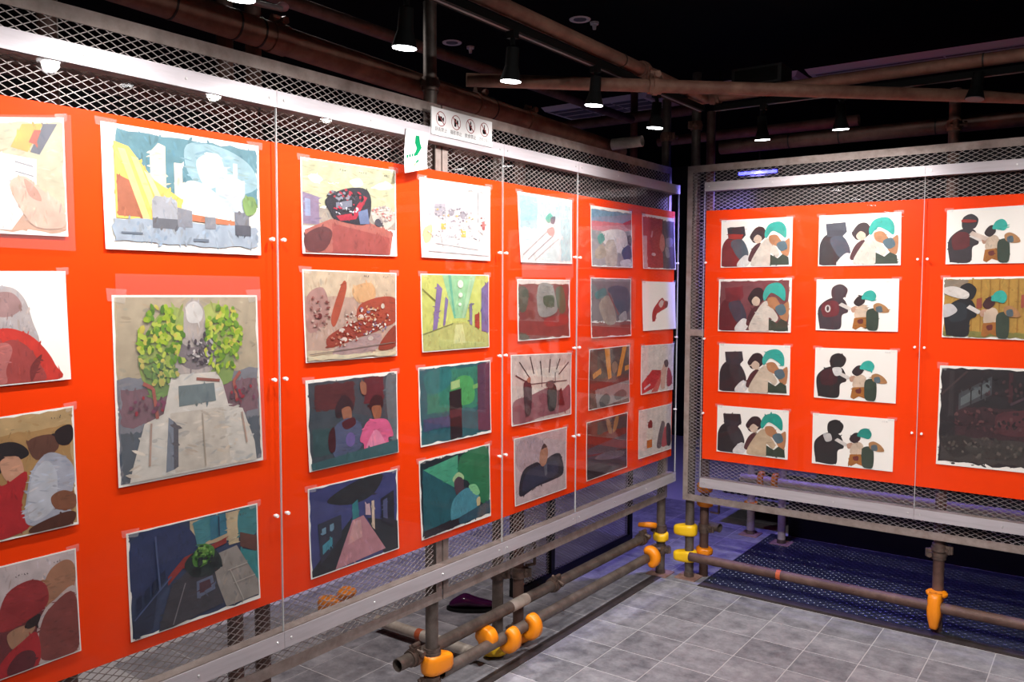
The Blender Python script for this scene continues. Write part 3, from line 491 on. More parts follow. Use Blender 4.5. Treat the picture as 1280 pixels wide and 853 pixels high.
picture(Lp, [(647,349),(712.5,350),(711.6,421.6),(646.4,426.7)], 'murky red-brown painting with grey-green smears',
  [('w','#e4d8d0',.02,.02,.98,.98),('w','#843f3c',.04,.09,.96,.96),('b','#94908a',[(.38,.12),(.62,.1),(.7,.3),(.72,.55),(.4,.6)]),('b','#4f5e48',[(.7,.2),(.84,.14),(.9,.5),(.78,.56)]),('b','#54604a',[(.48,.3),(.66,.28),(.66,.46),(.5,.44)]),('b','#5a5648',[(.05,.14),(.2,.2),(.16,.5),(.05,.5)]),('b','#a03834',[(.5,.66),(.9,.6),(.92,.75),(.55,.78)]),('b','#5a5a4c',[(.05,.85),(.18,.9),(.2,.96),(.05,.96)])])
picture(Lp, [(638.8,444),(714.7,441),(713,518),(638.5,533.4)], 'pale pink painting with dark ray lines and two dark standing shapes',
  [('w','#dcc6be',.02,.02,.98,.98),('p','#ecdcd0',[(.2,.25),(.95,.2),(.95,.55),(.2,.6)]),('b','#9c5c66',[(.05,.66),(.3,.6),(.6,.52),(.8,.6),(.95,.52),(.96,.88),(.5,.93),(.05,.96)]),('l','#5a4044',(.14,.12),(.3,.36),.008),('l','#5a4044',(.3,.05),(.36,.3),.008),('l','#5a4044',(.46,.12),(.48,.32),.008),('l','#5a4044',(.62,.1),(.6,.3),.008),('l','#5a4044',(.78,.1),(.72,.26),.008),('l','#5a4044',(.93,.16),(.76,.34),.008),('l','#5a4044',(.08,.3),(.24,.4),.008),('l','#6a5054',(.3,.44),(.9,.44),.006),('l','#6a5054',(.48,.32),(.48,.5),.005),('l','#6a5054',(.7,.3),(.7,.45),.005),('b','#55303a',[(.2,.42),(.27,.38),(.32,.5),(.3,.84),(.22,.86),(.2,.6)]),('b','#c07a62',[(.25,.36),(.3,.34),(.3,.41),(.26,.41)]),('b','#2a2428',[(.58,.5),(.66,.46),(.72,.56),(.7,.84),(.58,.84)]),('b','#6e5a5c',[(.55,.44),(.66,.42),(.66,.52),(.58,.52)]),('p','#6a1f2a',[(.74,.6),(.8,.54),(.86,.82),(.74,.8)])])
picture(Lp, [(642.7,549),(708.8,533.6),(706.9,610.7),(642.7,633.5)], 'mauve sheet with a broad navy coat and small oval head',
  [('w','#d4bdbf',.02,.02,.98,.98),('b','#c2a8ae',[(.08,.12),(.4,.06),(.6,.3),(.5,.55),(.1,.5)]),('b','#2e2d3a',[(.1,.86),(.16,.52),(.4,.44),(.5,.48),(.68,.4),(.86,.42),(.92,.72),(.7,.78),(.4,.8)]),('b','#383c54',[(.16,.8),(.22,.56),(.42,.5),(.6,.5),(.78,.5),(.8,.7),(.5,.76)]),('b','#bd8468',[(.46,.4),(.5,.24),(.58,.22),(.62,.34),(.58,.5),(.5,.52)]),('b','#5a3c34',[(.49,.27),(.54,.19),(.6,.25),(.55,.26)]),('p','#6a6a78',[(.54,.52),(.6,.5),(.6,.66),(.56,.68)])])
picture(Lp, [(738.6,256.6),(789.8,264.4),(789.8,335),(738.6,333)], 'painting with blue and pink sky above tumbling pale shapes',
  [('w','#a8a0a4',.02,.06,.98,.97),('w','#7ba6c0',.04,.07,.96,.26),('p','#d8828c',[(.03,.26),(.97,.24),(.97,.34),(.6,.42),(.03,.4)]),('p','#b03040',[(.76,.24),(.97,.16),(.97,.34),(.82,.3)]),('b','#efe8e4',[(.2,.46),(.5,.36),(.8,.38),(.86,.6),(.7,.75),(.3,.6)]),('b','#6cb0a4',[(.16,.5),(.26,.44),(.32,.54),(.2,.62)]),('b','#cfc0b0',[(.34,.6),(.52,.54),(.6,.75),(.56,.96),(.34,.96)]),('b','#b8a894',[(.1,.74),(.26,.62),(.34,.8),(.14,.86)]),('b','#4a5878',[(.72,.7),(.9,.6),(.96,.75),(.9,.86),(.76,.84)]),('b','#4a464e',[(.86,.46),(.96,.44),(.96,.6),(.88,.58)]),('b','#e4e0e0',[(.68,.88),(.9,.84),(.95,.95),(.7,.96)])])
picture(Lp, [(738.6,347),(789,348.5),(788,420),(738,423)], 'grey-brown cel of jumbled pale shapes in a film sleeve, red band below',
  [('w','#8d7a7e',.03,.03,.97,.72),('w','#a84a40',.03,.74,.97,.97),('b','#c4a894',[(.2,.46),(.4,.3),(.56,.5),(.6,.74),(.36,.76)]),('b','#5f8a88',[(.12,.26),(.34,.18),(.36,.3),(.16,.36)]),('b','#c07a60',[(.5,.26),(.64,.24),(.66,.36),(.54,.38)]),('b','#c49a84',[(.68,.34),(.84,.32),(.84,.46),(.7,.44)]),('b','#55566c',[(.4,.2),(.6,.14),(.9,.2),(.94,.5),(.8,.64),(.6,.5),(.5,.3)]),('b','#cfc4c0',[(.68,.64),(.84,.56),(.86,.7),(.7,.72)]),('l','#b05048',(.42,.26),(.66,.62),.012)], film=(-.02,.02,1.02,.8))
picture(Lp, [(737,437),(787.6,431.5),(786,503),(734.4,513.7)], 'dark red cel crossed by orange strips above a grey band',
  [('w','#7a4a40',.02,.02,.98,.98),('w','#6a5850',.2,.06,.95,.5),('p','#f0a040',[(.36,.03),(.48,.02),(.54,.52),(.46,.54)]),('p','#f0a040',[(.8,.02),(.9,.03),(.76,.5),(.66,.52)]),('p','#e89c48',[(.1,.42),(.28,.34),(.3,.42),(.12,.5)]),('p','#e89c48',[(.86,.36),(.98,.34),(.98,.42),(.86,.44)]),('b','#a8866c',[(.54,.3),(.62,.26),(.68,.34),(.64,.44),(.56,.42)]),('w','#94423a',.04,.56,.96,.66),('p','#a89c98',[(.16,.68),(.97,.6),(.97,.9),(.2,.97)]),('b','#5a5a58',[(.26,.84),(.4,.76),(.5,.84),(.44,.95),(.28,.95)]),('b','#6a6866',[(.6,.8),(.8,.74),(.9,.84),(.66,.9)])])
picture(Lp, [(733.6,528.6),(784.8,515.4),(782.8,584),(732,602)], 'dark maroon cel with a purple-grey lower half',
  [('w','#8a352c',.02,.02,.98,.98),('w','#5f4a4a',.26,.06,.96,.26),('b','#b0784c',[(.46,.06),(.54,.08),(.6,.3),(.52,.28)]),('b','#b8804c',[(.68,.04),(.76,.06),(.7,.26),(.62,.28)]),('p','#6c565e',[(.05,.46),(.97,.38),(.97,.62),(.6,.62),(.05,.56)]),('p','#54424a',[(.05,.6),(.97,.64),(.97,.94),(.05,.97)]),('b','#7c6a72',[(.2,.64),(.5,.6),(.9,.68),(.8,.76),(.4,.72)]),('b','#3c2c32',[(.05,.76),(.4,.78),(.6,.9),(.2,.96),(.05,.95)])])
picture(Lp, [(803,267),(843.3,273.4),(843.8,337.3),(803,336)], 'half red half dark grey cel with a pale figure at the seam',
  [('w','#bf4a46',.03,.06,.62,.97),('w','#625560',.6,.08,.97,.97),('w','#d8b8b4',.03,.4,.14,.97),('b','#d88a84',[(.56,.34),(.64,.38),(.66,.56),(.58,.66),(.5,.56)]),('b','#3d363f',[(.7,.14),(.9,.12),(.94,.4),(.76,.46)]),('b','#8d8490',[(.7,.42),(.9,.4),(.88,.54),(.72,.56)]),('e','#f0d0cc',.32,.72,.06,.03),('b','#a098a0',[(.66,.6),(.76,.58),(.8,.74),(.7,.76)]),('l','#e0a8a4',(.3,.3),(.26,.42),.02)])
picture(Lp, [(803,351.6),(844,353),(843.8,411),(803,414)], 'white sheet with one small curved red shape',
  [('b','#c83a34',[(.28,.78),(.3,.6),(.42,.46),(.58,.34),(.66,.4),(.74,.42),(.7,.54),(.56,.6),(.42,.66),(.36,.8)]),('b','#f0d8d0',[(.48,.46),(.58,.38),(.62,.46),(.54,.54)]),('b','#8a2a2a',[(.68,.4),(.76,.44),(.72,.54),(.66,.52)])], marks=[(.84,.07,1)])
picture(Lp, [(802,432.3),(842.7,429.5),(840.5,487),(800,494)], 'white sheet with a red vehicle-like wedge and leaning figure',
  [('w','#f2e8e0',.02,.02,.98,.97),('p','#d4363a',[(.04,.76),(.34,.52),(.56,.54),(.66,.6),(.5,.86),(.05,.97)]),('p','#e06a62',[(.3,.97),(.62,.62),(.66,.66),(.5,.97)]),('b','#e4b8a8',[(.6,.6),(.7,.4),(.78,.46),(.74,.72),(.7,.92),(.6,.9)]),('b','#5a4048',[(.68,.38),(.78,.34),(.82,.44),(.74,.5)]),('b','#b84a58',[(.8,.52),(.9,.6),(.94,.84),(.78,.88)]),('l','#f0d8e0',(.1,.88),(.28,.8),.02)], marks=[(.7,.07,2)])
picture(Lp, [(799,513.7),(839.6,504.7),(838.2,561),(796.9,574.4)], 'white sheet with a small red-haired figure beside a leaning pair',
  [('w','#efe4dc',.02,.02,.98,.97),('b','#9c3030',[(.28,.34),(.34,.26),(.4,.3),(.4,.42),(.3,.42)]),('b','#f4e6d8',[(.24,.48),(.34,.42),(.42,.48),(.4,.68),(.26,.68)]),('p','#e07a30',[(.25,.66),(.4,.66),(.4,.82),(.25,.82)]),('b','#7a6a70',[(.56,.7),(.62,.5),(.7,.34),(.78,.42),(.72,.66),(.66,.88),(.54,.86)]),('b','#c04452',[(.68,.86),(.74,.56),(.82,.48),(.84,.84)]),('b','#4a3f48',[(.82,.46),(.9,.42),(.97,.56),(.96,.86),(.84,.86)])], marks=[(.8,.07,2)])

G1 = 'figure cels on the short wall'
def near_set(bg=None, hood='#3c3640', hood2='#3c3640', body='#4a2228', arm='#4d5260', hair='#3a2228', shirt='#ece0d2', teal='#36bfb0', dk=0):
    s = []
    if bg: s += [('w', bg, .04, .06, .95, .95), ('w', '#5c4a4e', .06, .88, .94, .95)]
    s += [('b', body, [(.03,.6),(.1,.4),(.24,.38),(.34,.5),(.32,.94),(.03,.95)]), ('p', hood, [(.1,.18),(.34,.16),(.36,.34),(.3,.44),(.12,.42)]), ('p', hood2, [(.12,.3),(.33,.32),(.3,.43),(.12,.4)]),
          ('b', arm, [(.16,.46),(.3,.42),(.38,.58),(.4,.76),(.3,.84),(.2,.66)]), ('b', '#f0ebe8', [(.26,.88),(.36,.74),(.44,.82),(.38,.97),(.26,.97)]),
          ('b', '#5a2a30', [(.4,.84),(.46,.6),(.56,.5),(.58,.66),(.48,.86)]), ('b', hair, [(.42,.36),(.5,.2),(.6,.2),(.64,.36),(.56,.48),(.48,.5),(.44,.44)]), ('b', '#eccfb8', [(.47,.42),(.52,.34),(.58,.4),(.56,.5),(.5,.5)]),
          ('b', shirt, [(.44,.95),(.54,.6),(.66,.42),(.76,.58),(.82,.72),(.78,.8),(.7,.72),(.7,.97)]), ('b', '#c98a5e', [(.68,.38),(.78,.36),(.86,.5),(.95,.44),(.94,.76),(.86,.74),(.8,.6),(.7,.52)]),
          ('p', '#3e4a3c', [(.7,.74),(.8,.82),(.86,.74),(.94,.8),(.95,.95),(.7,.95)]), ('b', teal, [(.62,.3),(.68,.14),(.82,.1),(.9,.22),(.9,.42),(.82,.34),(.72,.28),(.64,.42)]), ('b', '#5f7784', [(.78,.54),(.88,.48),(.92,.62),(.84,.68)])]
    return s
def far_set(coat='#3d363c', vest='#5a2a30', hair='#38262a', teal='#38c0b0', bg=None, extra=()):
    s = list(bg or [])
    s += [('b', coat, [(.1,.92),(.08,.6),(.14,.44),(.24,.36),(.34,.4),(.38,.62),(.32,.7),(.3,.95),(.12,.95)]), ('b', coat, [(.22,.36),(.22,.18),(.3,.11),(.37,.2),(.35,.34),(.3,.38)]), ('b', vest, [(.12,.5),(.2,.42),(.28,.46),(.28,.68),(.14,.72)]),
          ('l', '#efe6de', (.3,.48), (.44,.58), .03), ('b', '#d9a88e', [(.44,.56),(.5,.52),(.52,.6),(.46,.64)]), ('b', '#e8cdb4', [(.48,.66),(.52,.52),(.6,.5),(.64,.58),(.62,.74),(.5,.74)]), ('b', hair, [(.47,.44),(.52,.34),(.58,.33),(.6,.44),(.54,.52),(.49,.5)]),
          ('p', '#b8722c', [(.48,.74),(.62,.72),(.64,.94),(.56,.9),(.5,.96),(.46,.93)]), ('b', '#7a2f28', [(.52,.78),(.58,.76),(.58,.84),(.53,.84)]), ('b', '#3c4a3c', [(.63,.6),(.72,.56),(.76,.66),(.75,.95),(.64,.95),(.62,.78)]), ('b', '#c08a58', [(.7,.5),(.76,.46),(.84,.52),(.88,.62),(.8,.64),(.72,.6)]),
          ('b', teal, [(.56,.38),(.6,.26),(.68,.23),(.73,.32),(.7,.42),(.62,.4)]), ('b', '#5f6f78', [(.73,.54),(.79,.52),(.8,.62),(.74,.62)])]
    out = []
    for k, sh_ in enumerate(s[len(bg or []):] + list(extra)):
        mv = lambda p: ((p[0]-.08)*1.22+.04, p[1]) if p[0] < .43 else p
        if sh_[0] in 'bp': sh_ = (sh_[0], sh_[1], [mv(p) for p in sh_[2]])
        elif sh_[0] == 'l': sh_ = (sh_[0], sh_[1], mv(sh_[2]), mv(sh_[3]), sh_[4])
        elif sh_[0] == 'e': sh_ = (sh_[0], sh_[1], mv((sh_[2], 0))[0]) + sh_[3:]
        out.append(sh_)
    return list(bg or []) + out
picture(Rp, [(901.8,275.7),(991,271),(989.8,333),(901,334.8)], 'close-up figure cel in top row at the bare mesh, with a red and slate hood', near_set(hood2='#b03a34', body='#8a2c30', arm='#56626e'), G1, lift=.004)
picture(Rp, [(898.7,349.4),(989.8,347.4),(988.6,416),(897.6,414)], 'close-up figure cel with a smoky maroon painted background', near_set(bg='#8a4a50', hood='#8a2f38', hood2='#7a2a34', body='#6e1f28', arm='#4a4454'), G1, lift=.004)
picture(Rp, [(899,429.5),(988,432.3),(987,494.3),(898,489.2)], 'close-up figure cel in third row at the bare mesh, with a dark block hood', near_set(hood='#453a40', body='#33262c', arm='#3c343a', shirt='#e8d4bc'), G1, lift=.004)
picture(Rp, [(896.7,506.7),(986,513.7),(984.7,575),(895.9,564.3)], 'close-up figure cel in bottom row at the bare mesh, with a beige shirt', near_set(hood='#37292e', body='#2e2428', arm='#40363c', shirt='#d9bd9c', teal='#1fae9c'), G1, lift=.004)
picture(Rp, [(1024,269.8),(1126.7,265),(1126,331.7),(1022.7,333)], 'wide close-up figure cel in slate grey, top row beside the acrylic seam', near_set(hood='#4a4a58', hood2='#44424e', body='#33262c', arm='#4a5060', teal='#2fc4b4'), G1, lift=.004)
picture(Rp, [(1020.7,349.4),(1124,348.5),(1122.5,415),(1019.8,413)], 'white cel with a maroon-vested standing figure and two small embracing figures', far_set(coat='#4a3a42', vest='#7a2c34', extra=[('e','#e8dcd8',.18,.57,.035,.07),('e','#4a2a30',.18,.57,.015,.045)]), G1, lift=.004, marks=[(.84,.06,3)])
picture(Rp, [(1019.3,434.6),(1121.7,438),(1119.7,504.7),(1017.6,497)], 'white cel in third row with a black-helmeted figure turning to an embracing pair', far_set(coat='#2c2628', vest='#4a2026', extra=[('b','#f0ece8',[(.24,.4),(.32,.38),(.33,.5),(.27,.54)])]), G1, lift=.004, marks=[(.86,.05,3)])
picture(Rp, [(1016,516.5),(1118,524.4),(1116,590),(1015,579)], 'white cel in bottom row with a black-clad figure reaching to an embracing pair', far_set(coat='#282325', vest='#2f2326', teal='#229e90', extra=[('b','#d8d2ce',[(.18,.42),(.24,.38),(.26,.5),(.2,.54)])]), G1, lift=.005, marks=[(.86,.06,3)])
picture(Rp, [(1183.8,262.8),(1288,256),(1287,329),(1182,330.5)], 'white cel with a red and black helmeted figure pointing, top row past the seam', far_set(coat='#3a3036', vest='#6a1f24', extra=[('b','#a8281f',[(.22,.2),(.34,.22),(.34,.26),(.22,.25)]),('l','#f0d8c8',(.3,.44),(.5,.56),.035)]), G1, lift=.004)
fence = [('w','#c89a44',.03,.05,.97,.93),('w','#9c8c78',.03,.06,.3,.3)] + [('p','#b07f30',[(.34+.1*i,.06),(.355+.1*i,.06),(.355+.1*i,.9),(.34+.1*i,.9)]) for i in range(7)] + [('p','#a8503c',[(.4,.36),(.46,.34),(.46,.5),(.4,.52)]),('p','#b85a44',[(.88,.3),(.97,.28),(.97,.46),(.88,.5)]),('w','#8f8a44',.03,.88,.97,.96)]
picture(Rp, [(1179,347),(1290,345.5),(1287,425.7),(1177.3,421.7)], 'painted cel of figures before a yellow plank fence', far_set(coat='#1f1c22', vest='#2a3038', hair='#4a2024', bg=fence, extra=[('b','#ede4dc',[(.04,.22),(.16,.16),(.3,.26),(.28,.36),(.14,.32)]),('b','#d8d4d4',[(.03,.5),(.14,.44),(.2,.56),(.08,.66)])]), G1, lift=.004)
picture(Rp, [(1175,457),(1300,462),(1296,593),(1170,580)], 'large near-black painting of ruined buildings with a ragged white edge',
  [('w','#2f282c',.04,.04,.97,.95),('w','#442c31',.2,.4,.95,.7),('w','#4a4240',.06,.7,.95,.93),('p','#4c4b50',[(.22,.28),(.54,.1),(.54,.28),(.22,.44)]),('p','#6a7072',[(.24,.32),(.52,.14),(.52,.24),(.24,.4)]),('l','#2a2528',(.34,.24),(.34,.38),.006),('l','#2a2528',(.44,.18),(.44,.32),.006),('p','#3d3538',[(.12,.06),(.17,.06),(.17,.5),(.12,.5)]),('l','#4a3a3c',(.04,.3),(.3,.06),.01),('b','#5c3238',[(.6,.46),(.9,.42),(.94,.62),(.64,.64)]),('b','#38302f',[(.06,.74),(.3,.68),(.4,.8),(.2,.9)]),('p','#4a2a30',[(.7,.06),(.74,.06),(.74,.34),(.7,.34)]),('l','#54404a',(.72,.36),(.95,.24),.012),('b','#463e3b',[(.3,.78),(.7,.76),(.9,.82),(.5,.88)])], lift=.004, tex=.9, dabs=[(.55,.52,.4,.12,['#5a343a','#3a2a2e','#6a4446','#2c2226'],70,.02),(.5,.8,.44,.1,['#5a524c','#3c3634','#4a4642','#6a6058'],60,.02),(.6,.2,.3,.1,['#54383c','#2c2528','#403236'],30,.02)])

# ------------------------------------------------------------------ notice board and arrow tag on the long wall
sg = thing('notice_board', (XC+.006, 2.37, 2.12), 'white notice board with four prohibition pictograms above the green arrow tag', 'sign')
sgp = part('panel', M['white'], sg, 'box', (XC+.004, 2.203, 2.128), (XC+.009, 2.545, 2.222))
XS = XC+.0092
def ring(cy, cz, r, wd, n=24):
    mb = MB(); v = []
    for i in range(n):
        a = 2*math.pi*i/n; c, s_ = math.cos(a), math.sin(a); v += [(XS, cy+r*c, cz+r*s_), (XS, cy+(r-wd)*c, cz+(r-wd)*s_)]
    mb.add(v, [(2*i, (2*i+2) % (2*n), (2*i+3) % (2*n), 2*i+1) for i in range(n)])
    d = r*.7; q = wd*.5; mb.add([(XS, cy-d-q, cz+d-q), (XS, cy-d+q, cz+d+q), (XS, cy+d+q, cz-d+q), (XS, cy+d-q, cz-d-q)], [(0,1,2,3)]); return mb
def poly(pts, x=XS-.0001): mb = MB(); mb.add([(x, a, b) for a, b in pts], [tuple(range(len(pts)))]); return mb
words = ['録画禁止', '撮影禁止', '飲食禁止', 'さわらない']
for i in range(4):
    cy, cz = 2.252+.082*i, 2.186
    ring(cy, cz, .026, .0028).build('prohibition_ring', M['redink'], sgp)
    if i == 0: pts = [[(cy-.016, cz-.009), (cy+.006, cz-.009), (cy+.006, cz+.009), (cy-.016, cz+.009)], [(cy+.007, cz-.003), (cy+.016, cz-.009), (cy+.016, cz+.009), (cy+.007, cz+.003)]]
    elif i == 1: pts = [[(cy-.01, cz-.015), (cy+.001, cz-.015), (cy+.001, cz+.013), (cy-.01, cz+.013)], [(cy+.003, cz-.006), (cy+.013, cz-.004), (cy+.011, cz+.008), (cy+.003, cz+.01)]]
    elif i == 2: pts = [[(cy-.006, cz-.016), (cy+.005, cz-.016), (cy+.008, cz+.004), (cy-.009, cz+.004)], [(cy-.004, cz+.006), (cy+.005, cz+.006), (cy+.003, cz+.017), (cy-.001, cz+.017)]]
    else: pts = [[(cy-.01, cz-.016), (cy+.008, cz-.016), (cy+.01, cz-.002), (cy-.004, cz+.004), (cy-.012, cz-.004)], [(cy-.002, cz+.002), (cy+.003, cz+.002), (cy+.003, cz+.017), (cy-.002, cz+.017)]]
    mb = MB()
    for p in pts: mb.add([(XS-.0001, a, b) for a, b in p], [tuple(range(len(p)))])
    mb.build('pictogram', M['ink'], sgp)
def text(body, size, parent, loc, rot, mt, name='lettering'):
    cu = bpy.data.curves.new(name, 'FONT'); cu.body = body; cu.size = size; cu.align_x = 'CENTER'; cu.align_y = 'CENTER'
    tmp = bpy.data.objects.new('tmp_text', cu); COL.objects.link(tmp); bpy.context.view_layer.update()
    me = bpy.data.meshes.new_from_object(tmp.evaluated_get(bpy.context.evaluated_depsgraph_get())); bpy.data.objects.remove(tmp)
    me.materials.clear(); me.materials.append(mt); o = bpy.data.objects.new(name, me); COL.objects.link(o)
    o.parent = parent; o.matrix_parent_inverse = Matrix.Translation(-parent.location); o.location = loc; o.rotation_euler = rot
    return o
RL = (math.pi/2, 0, math.pi/2)
for i, wd in enumerate(words): text(wd, .0165 if i < 3 else .013, sgp, (XS, 2.252+.082*i, 2.148), RL, M['ink'])
tg = thing('arrow_tag', (XC+.012, 2.1, 1.985), 'curling white paper tag with a green chevron hanging from top bar', 'tag')
tp_ = [on(*q, 0, XC+.012) for q in ((508.5,160),(537,167),(528,211.5),(500,217))]
mb = MB(); K = 8; v = []
def tagp(u, v_, o=0):
    p = tp_[0]*(1-u)*(1-v_)+tp_[1]*u*(1-v_)+tp_[2]*u*v_+tp_[3]*(1-u)*v_
    return p + Vector((.022*v_*v_ - .010*(1-v_)*.2 + .006*math.sin(u*3)*v_ + o, 0, 0))
for i in range(K+1):
    for j in range(4): v.append(tagp(j/3, i/K))
mb.add(v, [(4*i+j, 4*i+4+j, 4*i+5+j, 4*i+1+j) for i in range(K) for j in range(3)], True); tgc = mb.build('card', M['white'], tg)
def tagpoly(name, pts, mt):
    mb = MB(); mb.add([tagp(u, q, .0012) for u, q in pts][::-1], [tuple(range(len(pts)))]); mb.build(name, mt, tgc)
tagpoly('arrow', [(.42,.12),(.58,.12),(.64,.3),(.72,.42),(.52,.62),(.38,.62),(.5,.44),(.42,.3)], M['green'])
tagpoly('printed_mark', [(.46,.76),(.62,.7),(.56,.78),(.42,.83)], M['green']); tagpoly('printed_mark', [(.36,.84),(.46,.79),(.44,.84),(.32,.9)], M['gold'])
for k in range(4): tagpoly('printed_line', [(.08+.1*k,.6-.012*k),(.15+.1*k,.59-.012*k),(.15+.1*k,.66-.012*k),(.08+.1*k,.67-.012*k)], M['green'])

# ------------------------------------------------------------------ scaffold parts
PR = .0243
def coupler(parent, c, ax, other=None, mt=None, name='coupler'):
    """swivel clamp: collar, hinge block, bolt with nut"""
    c, ax = Vector(c), Vector(ax).normalized(); u = Vector(other).normalized() if other is not None else ax.orthogonal().normalized(); w_ = ax.cross(u)
    mb = MB(); mb.cyl(c-ax*.024, c+ax*.024, .031, n=18); mb.cyl(c-ax*.009, c+ax*.009, .0345, n=18)
    b0 = c+u*.034+w_*.006; mb.cyl(b0-w_*.03, b0+w_*.034, .007, n=8); mb.cyl(b0+w_*.026, b0+w_*.04, .013, n=6)
    q = []
    for a in (-.02, .02):
        for s1, s2 in ((-.012, .02), (.012, .02), (.012, .045), (-.012, .045)): q.append(c+ax*a+w_*s1+u*s2)
    mb.hexa(q); mb.cyl(c+u*.05-ax*.018, c+u*.05+ax*.018, .009, n=8)
    return mb.build(name, mt or M['clampsteel'], parent)
def cover(parent, c, ax, nose, mt, h=.06, ln=.1, name='coupler_cover'):
    """moulded plastic cap: teardrop around the pipe with a blunt nose"""
    c, ax, nz = Vector(c), Vector(ax).normalized(), Vector(nose).normalized(); w_ = ax.cross(nz); prof = []
    for i in range(13): a = math.pi/2+math.pi*i/12; prof.append((math.cos(a)*.043, math.sin(a)*.043))
    prof += [(.02, -.041), (ln*.55, -.032), (ln*.85, -.026), (ln, -.015), (ln*1.03, 0), (ln, .015), (ln*.85, .026), (ln*.55, .032), (.02, .041)]
    n = len(prof); mb = MB(); v = []
    lv = [(-.5, .82), (-.42, .95), (-.25, 1), (.2, 1), (.38, .96), (.48, .84), (.5, .7)]
    for z, s_ in lv: v += [c+ax*(z*h*(1-.25*max(0, p[0])/ln*(z > 0)))+nz*p[0]*s_+w_*p[1]*s_ for p in prof]
    L = len(lv)
    mb.add(v, [(k*n+i, k*n+(i+1) % n, (k+1)*n+(i+1) % n, (k+1)*n+i) for k in range(L-1) for i in range(n)] + [tuple(range(n-1, -1, -1)), tuple(range((L-1)*n, L*n))], True)
    return mb.build(name, mt, parent)
def crescent(parent, c, ax, up, mt):
    """half-ring plastic cap hugging a level pipe"""
    c, ax, up = Vector(c), Vector(ax).normalized(), Vector(up).normalized(); w_ = ax.cross(up); v = []; n = 14
    for i in range(n+1):
        a = -1.55+3.1*i/n; d = up*math.cos(a)+w_*math.sin(a); k = math.sin(math.pi*i/n)**.5*.8+.2
        for da, rr in ((-.5, .026), (-.5, .04+.016*k), (-.3, .046+.026*k), (.3, .046+.026*k), (.5, .04+.016*k), (.5, .026)): v.append(c+ax*da*.05+d*rr)
    mb = MB(); mb.add(v, [(6*i+j, 6*i+(j+1) % 6, 6*i+6+(j+1) % 6, 6*i+6+j) for i in range(n) for j in range(6)] + [(5,4,3,2,1,0), tuple(6*n+j for j in range(6))], True)
    return mb.build('coupler_cover', mt, parent)
def post(x, y, z0, z1, label, mt='steel', base=True, group='upright scaffold posts', r=PR):
    t = thing('scaffold_post', (x, y, z0), label, 'scaffold post', group)
    part('tube', M[mt], t, 'pipe', (x, y, z0+(.008 if base else 0)), (x, y, z1), r)
    if base:
        part('base_plate', M['plate'], t, 'box', (x-.06, y-.06, z0), (x+.06, y+.06, z0+.006))
        part('spigot', M['clampsteel'], t, 'cyl', (x, y, z0+.006), (x, y, z0+.03), r+.004, r+.001)
    return t
def pipe(p0, p1, label, mt='steel', r=PR, group='level scaffold pipes', ties=()):
    p0, p1 = Vector(p0), Vector(p1)
    t = thing('scaffold_pipe', p0, label, 'scaffold pipe', group); part('tube', M[mt], t, 'pipe', p0, p1, r)
    d = (p1-p0).normalized()
    for f_ in ties:
        c = p0.lerp(p1, f_); part('cable_tie', M['rubber'], t, 'cyl', c-d*.003, c+d*.003, r+.0022)
    return t
X, Y, Z = Vector((1, 0, 0)), Vector((0, 1, 0)), Vector((0, 0, 1))
# long wall: joint post, pair of posts, corner posts
pa = post(-2.046, 2.312, 0, 2.62, 'tall scaffold post behind the panel joint, orange cap near its foot')
cover(pa, (-2.046, 2.312, .19), Z, (.35, 1, 0), M['orange'], .075, .085); coupler(pa, (-2.046, 2.312, 2.33), Z, (-.6, .8, 0)); coupler(pa, (-2.046, 2.312, .228), Z, (-.9, -.4, 0)); coupler(pa, (-2.046, 2.312, .12), Z, (-.4, -.9, 0))
YB1, YB2 = on(622, 760, 0, -2.137).y, on(648, 720, 0, -2.137).y
pb = post(-2.137, YB1, 0, 2.15, 'scaffold post with a yellow cap at its foot beside its twin', base=False)
cover(pb, (-2.137, YB1, .04), Z, (-.5, -.85, 0), M['yellow'], .055, .07); coupler(pb, (-2.137, YB1, .37), Z, (1, .3, 0))
pc = post(-2.137, YB2, 0, 2.15, 'darker scaffold post carrying a bent hook beside the yellow-footed post', 'rust', base=False)
coupler(pc, (-2.137, YB2, .33), Z, (.8, .5, 0)); cover(pc, (-2.137, YB2, .04), Z, (.3, 1, 0), M['orange'], .05, .07); coupler(pc, (-2.137, YB2, .07), Z, (-.5, -.8, 0))
one('path', [Vector((-2.11, YB2+.02, .36)), Vector((-2.09, YB2+.06, .36)), Vector((-2.09, YB2+.06, .45)), Vector((-2.11, YB2+.06, .47))], .007).build('hook', M['clampsteel'], pc)
pd = post(-2.04, 4.235, 0, 2.62, 'corner post of the long wall, one yellow cap at knee height', 'steel')
cover(pd, (-2.04, 4.235, .215), Z, (.5, -.85, 0), M['yellow'], .05, .05); coupler(pd, (-2.04, 4.235, .255), Z, (-1, -.3, 0)); coupler(pd, (-2.04, 4.235, .14), Z, (1, .2, 0)); coupler(pd, (-2.04, 4.235, 2.42), Z, (1, -.3, 0), M['rust_red'])
cover(pd, (-2.07, 4.15, .29), (0, .4, 1), (-1, -.4, 0), M['orange'], .03, .06)
pe = post(-1.885, 4.275, 0, 2.75, 'corner post of the short wall with two stacked yellow caps', 'steel')
cover(pe, (-1.885, 4.275, .268), Z, (-1, -.35, 0), M['yellow'], .062, .085); cover(pe, (-1.885, 4.275, .122), Z, (-1, -.35, 0), M['yellow'], .062, .085); coupler(pe, (-1.885, 4.275, 2.47), Z, (-.4, -1, 0), M['rust_red'])
pf = post(-1.83, 4.345, 0, 2.55, 'corner post tucked behind the yellow-capped one, two orange caps', 'rust', base=False)
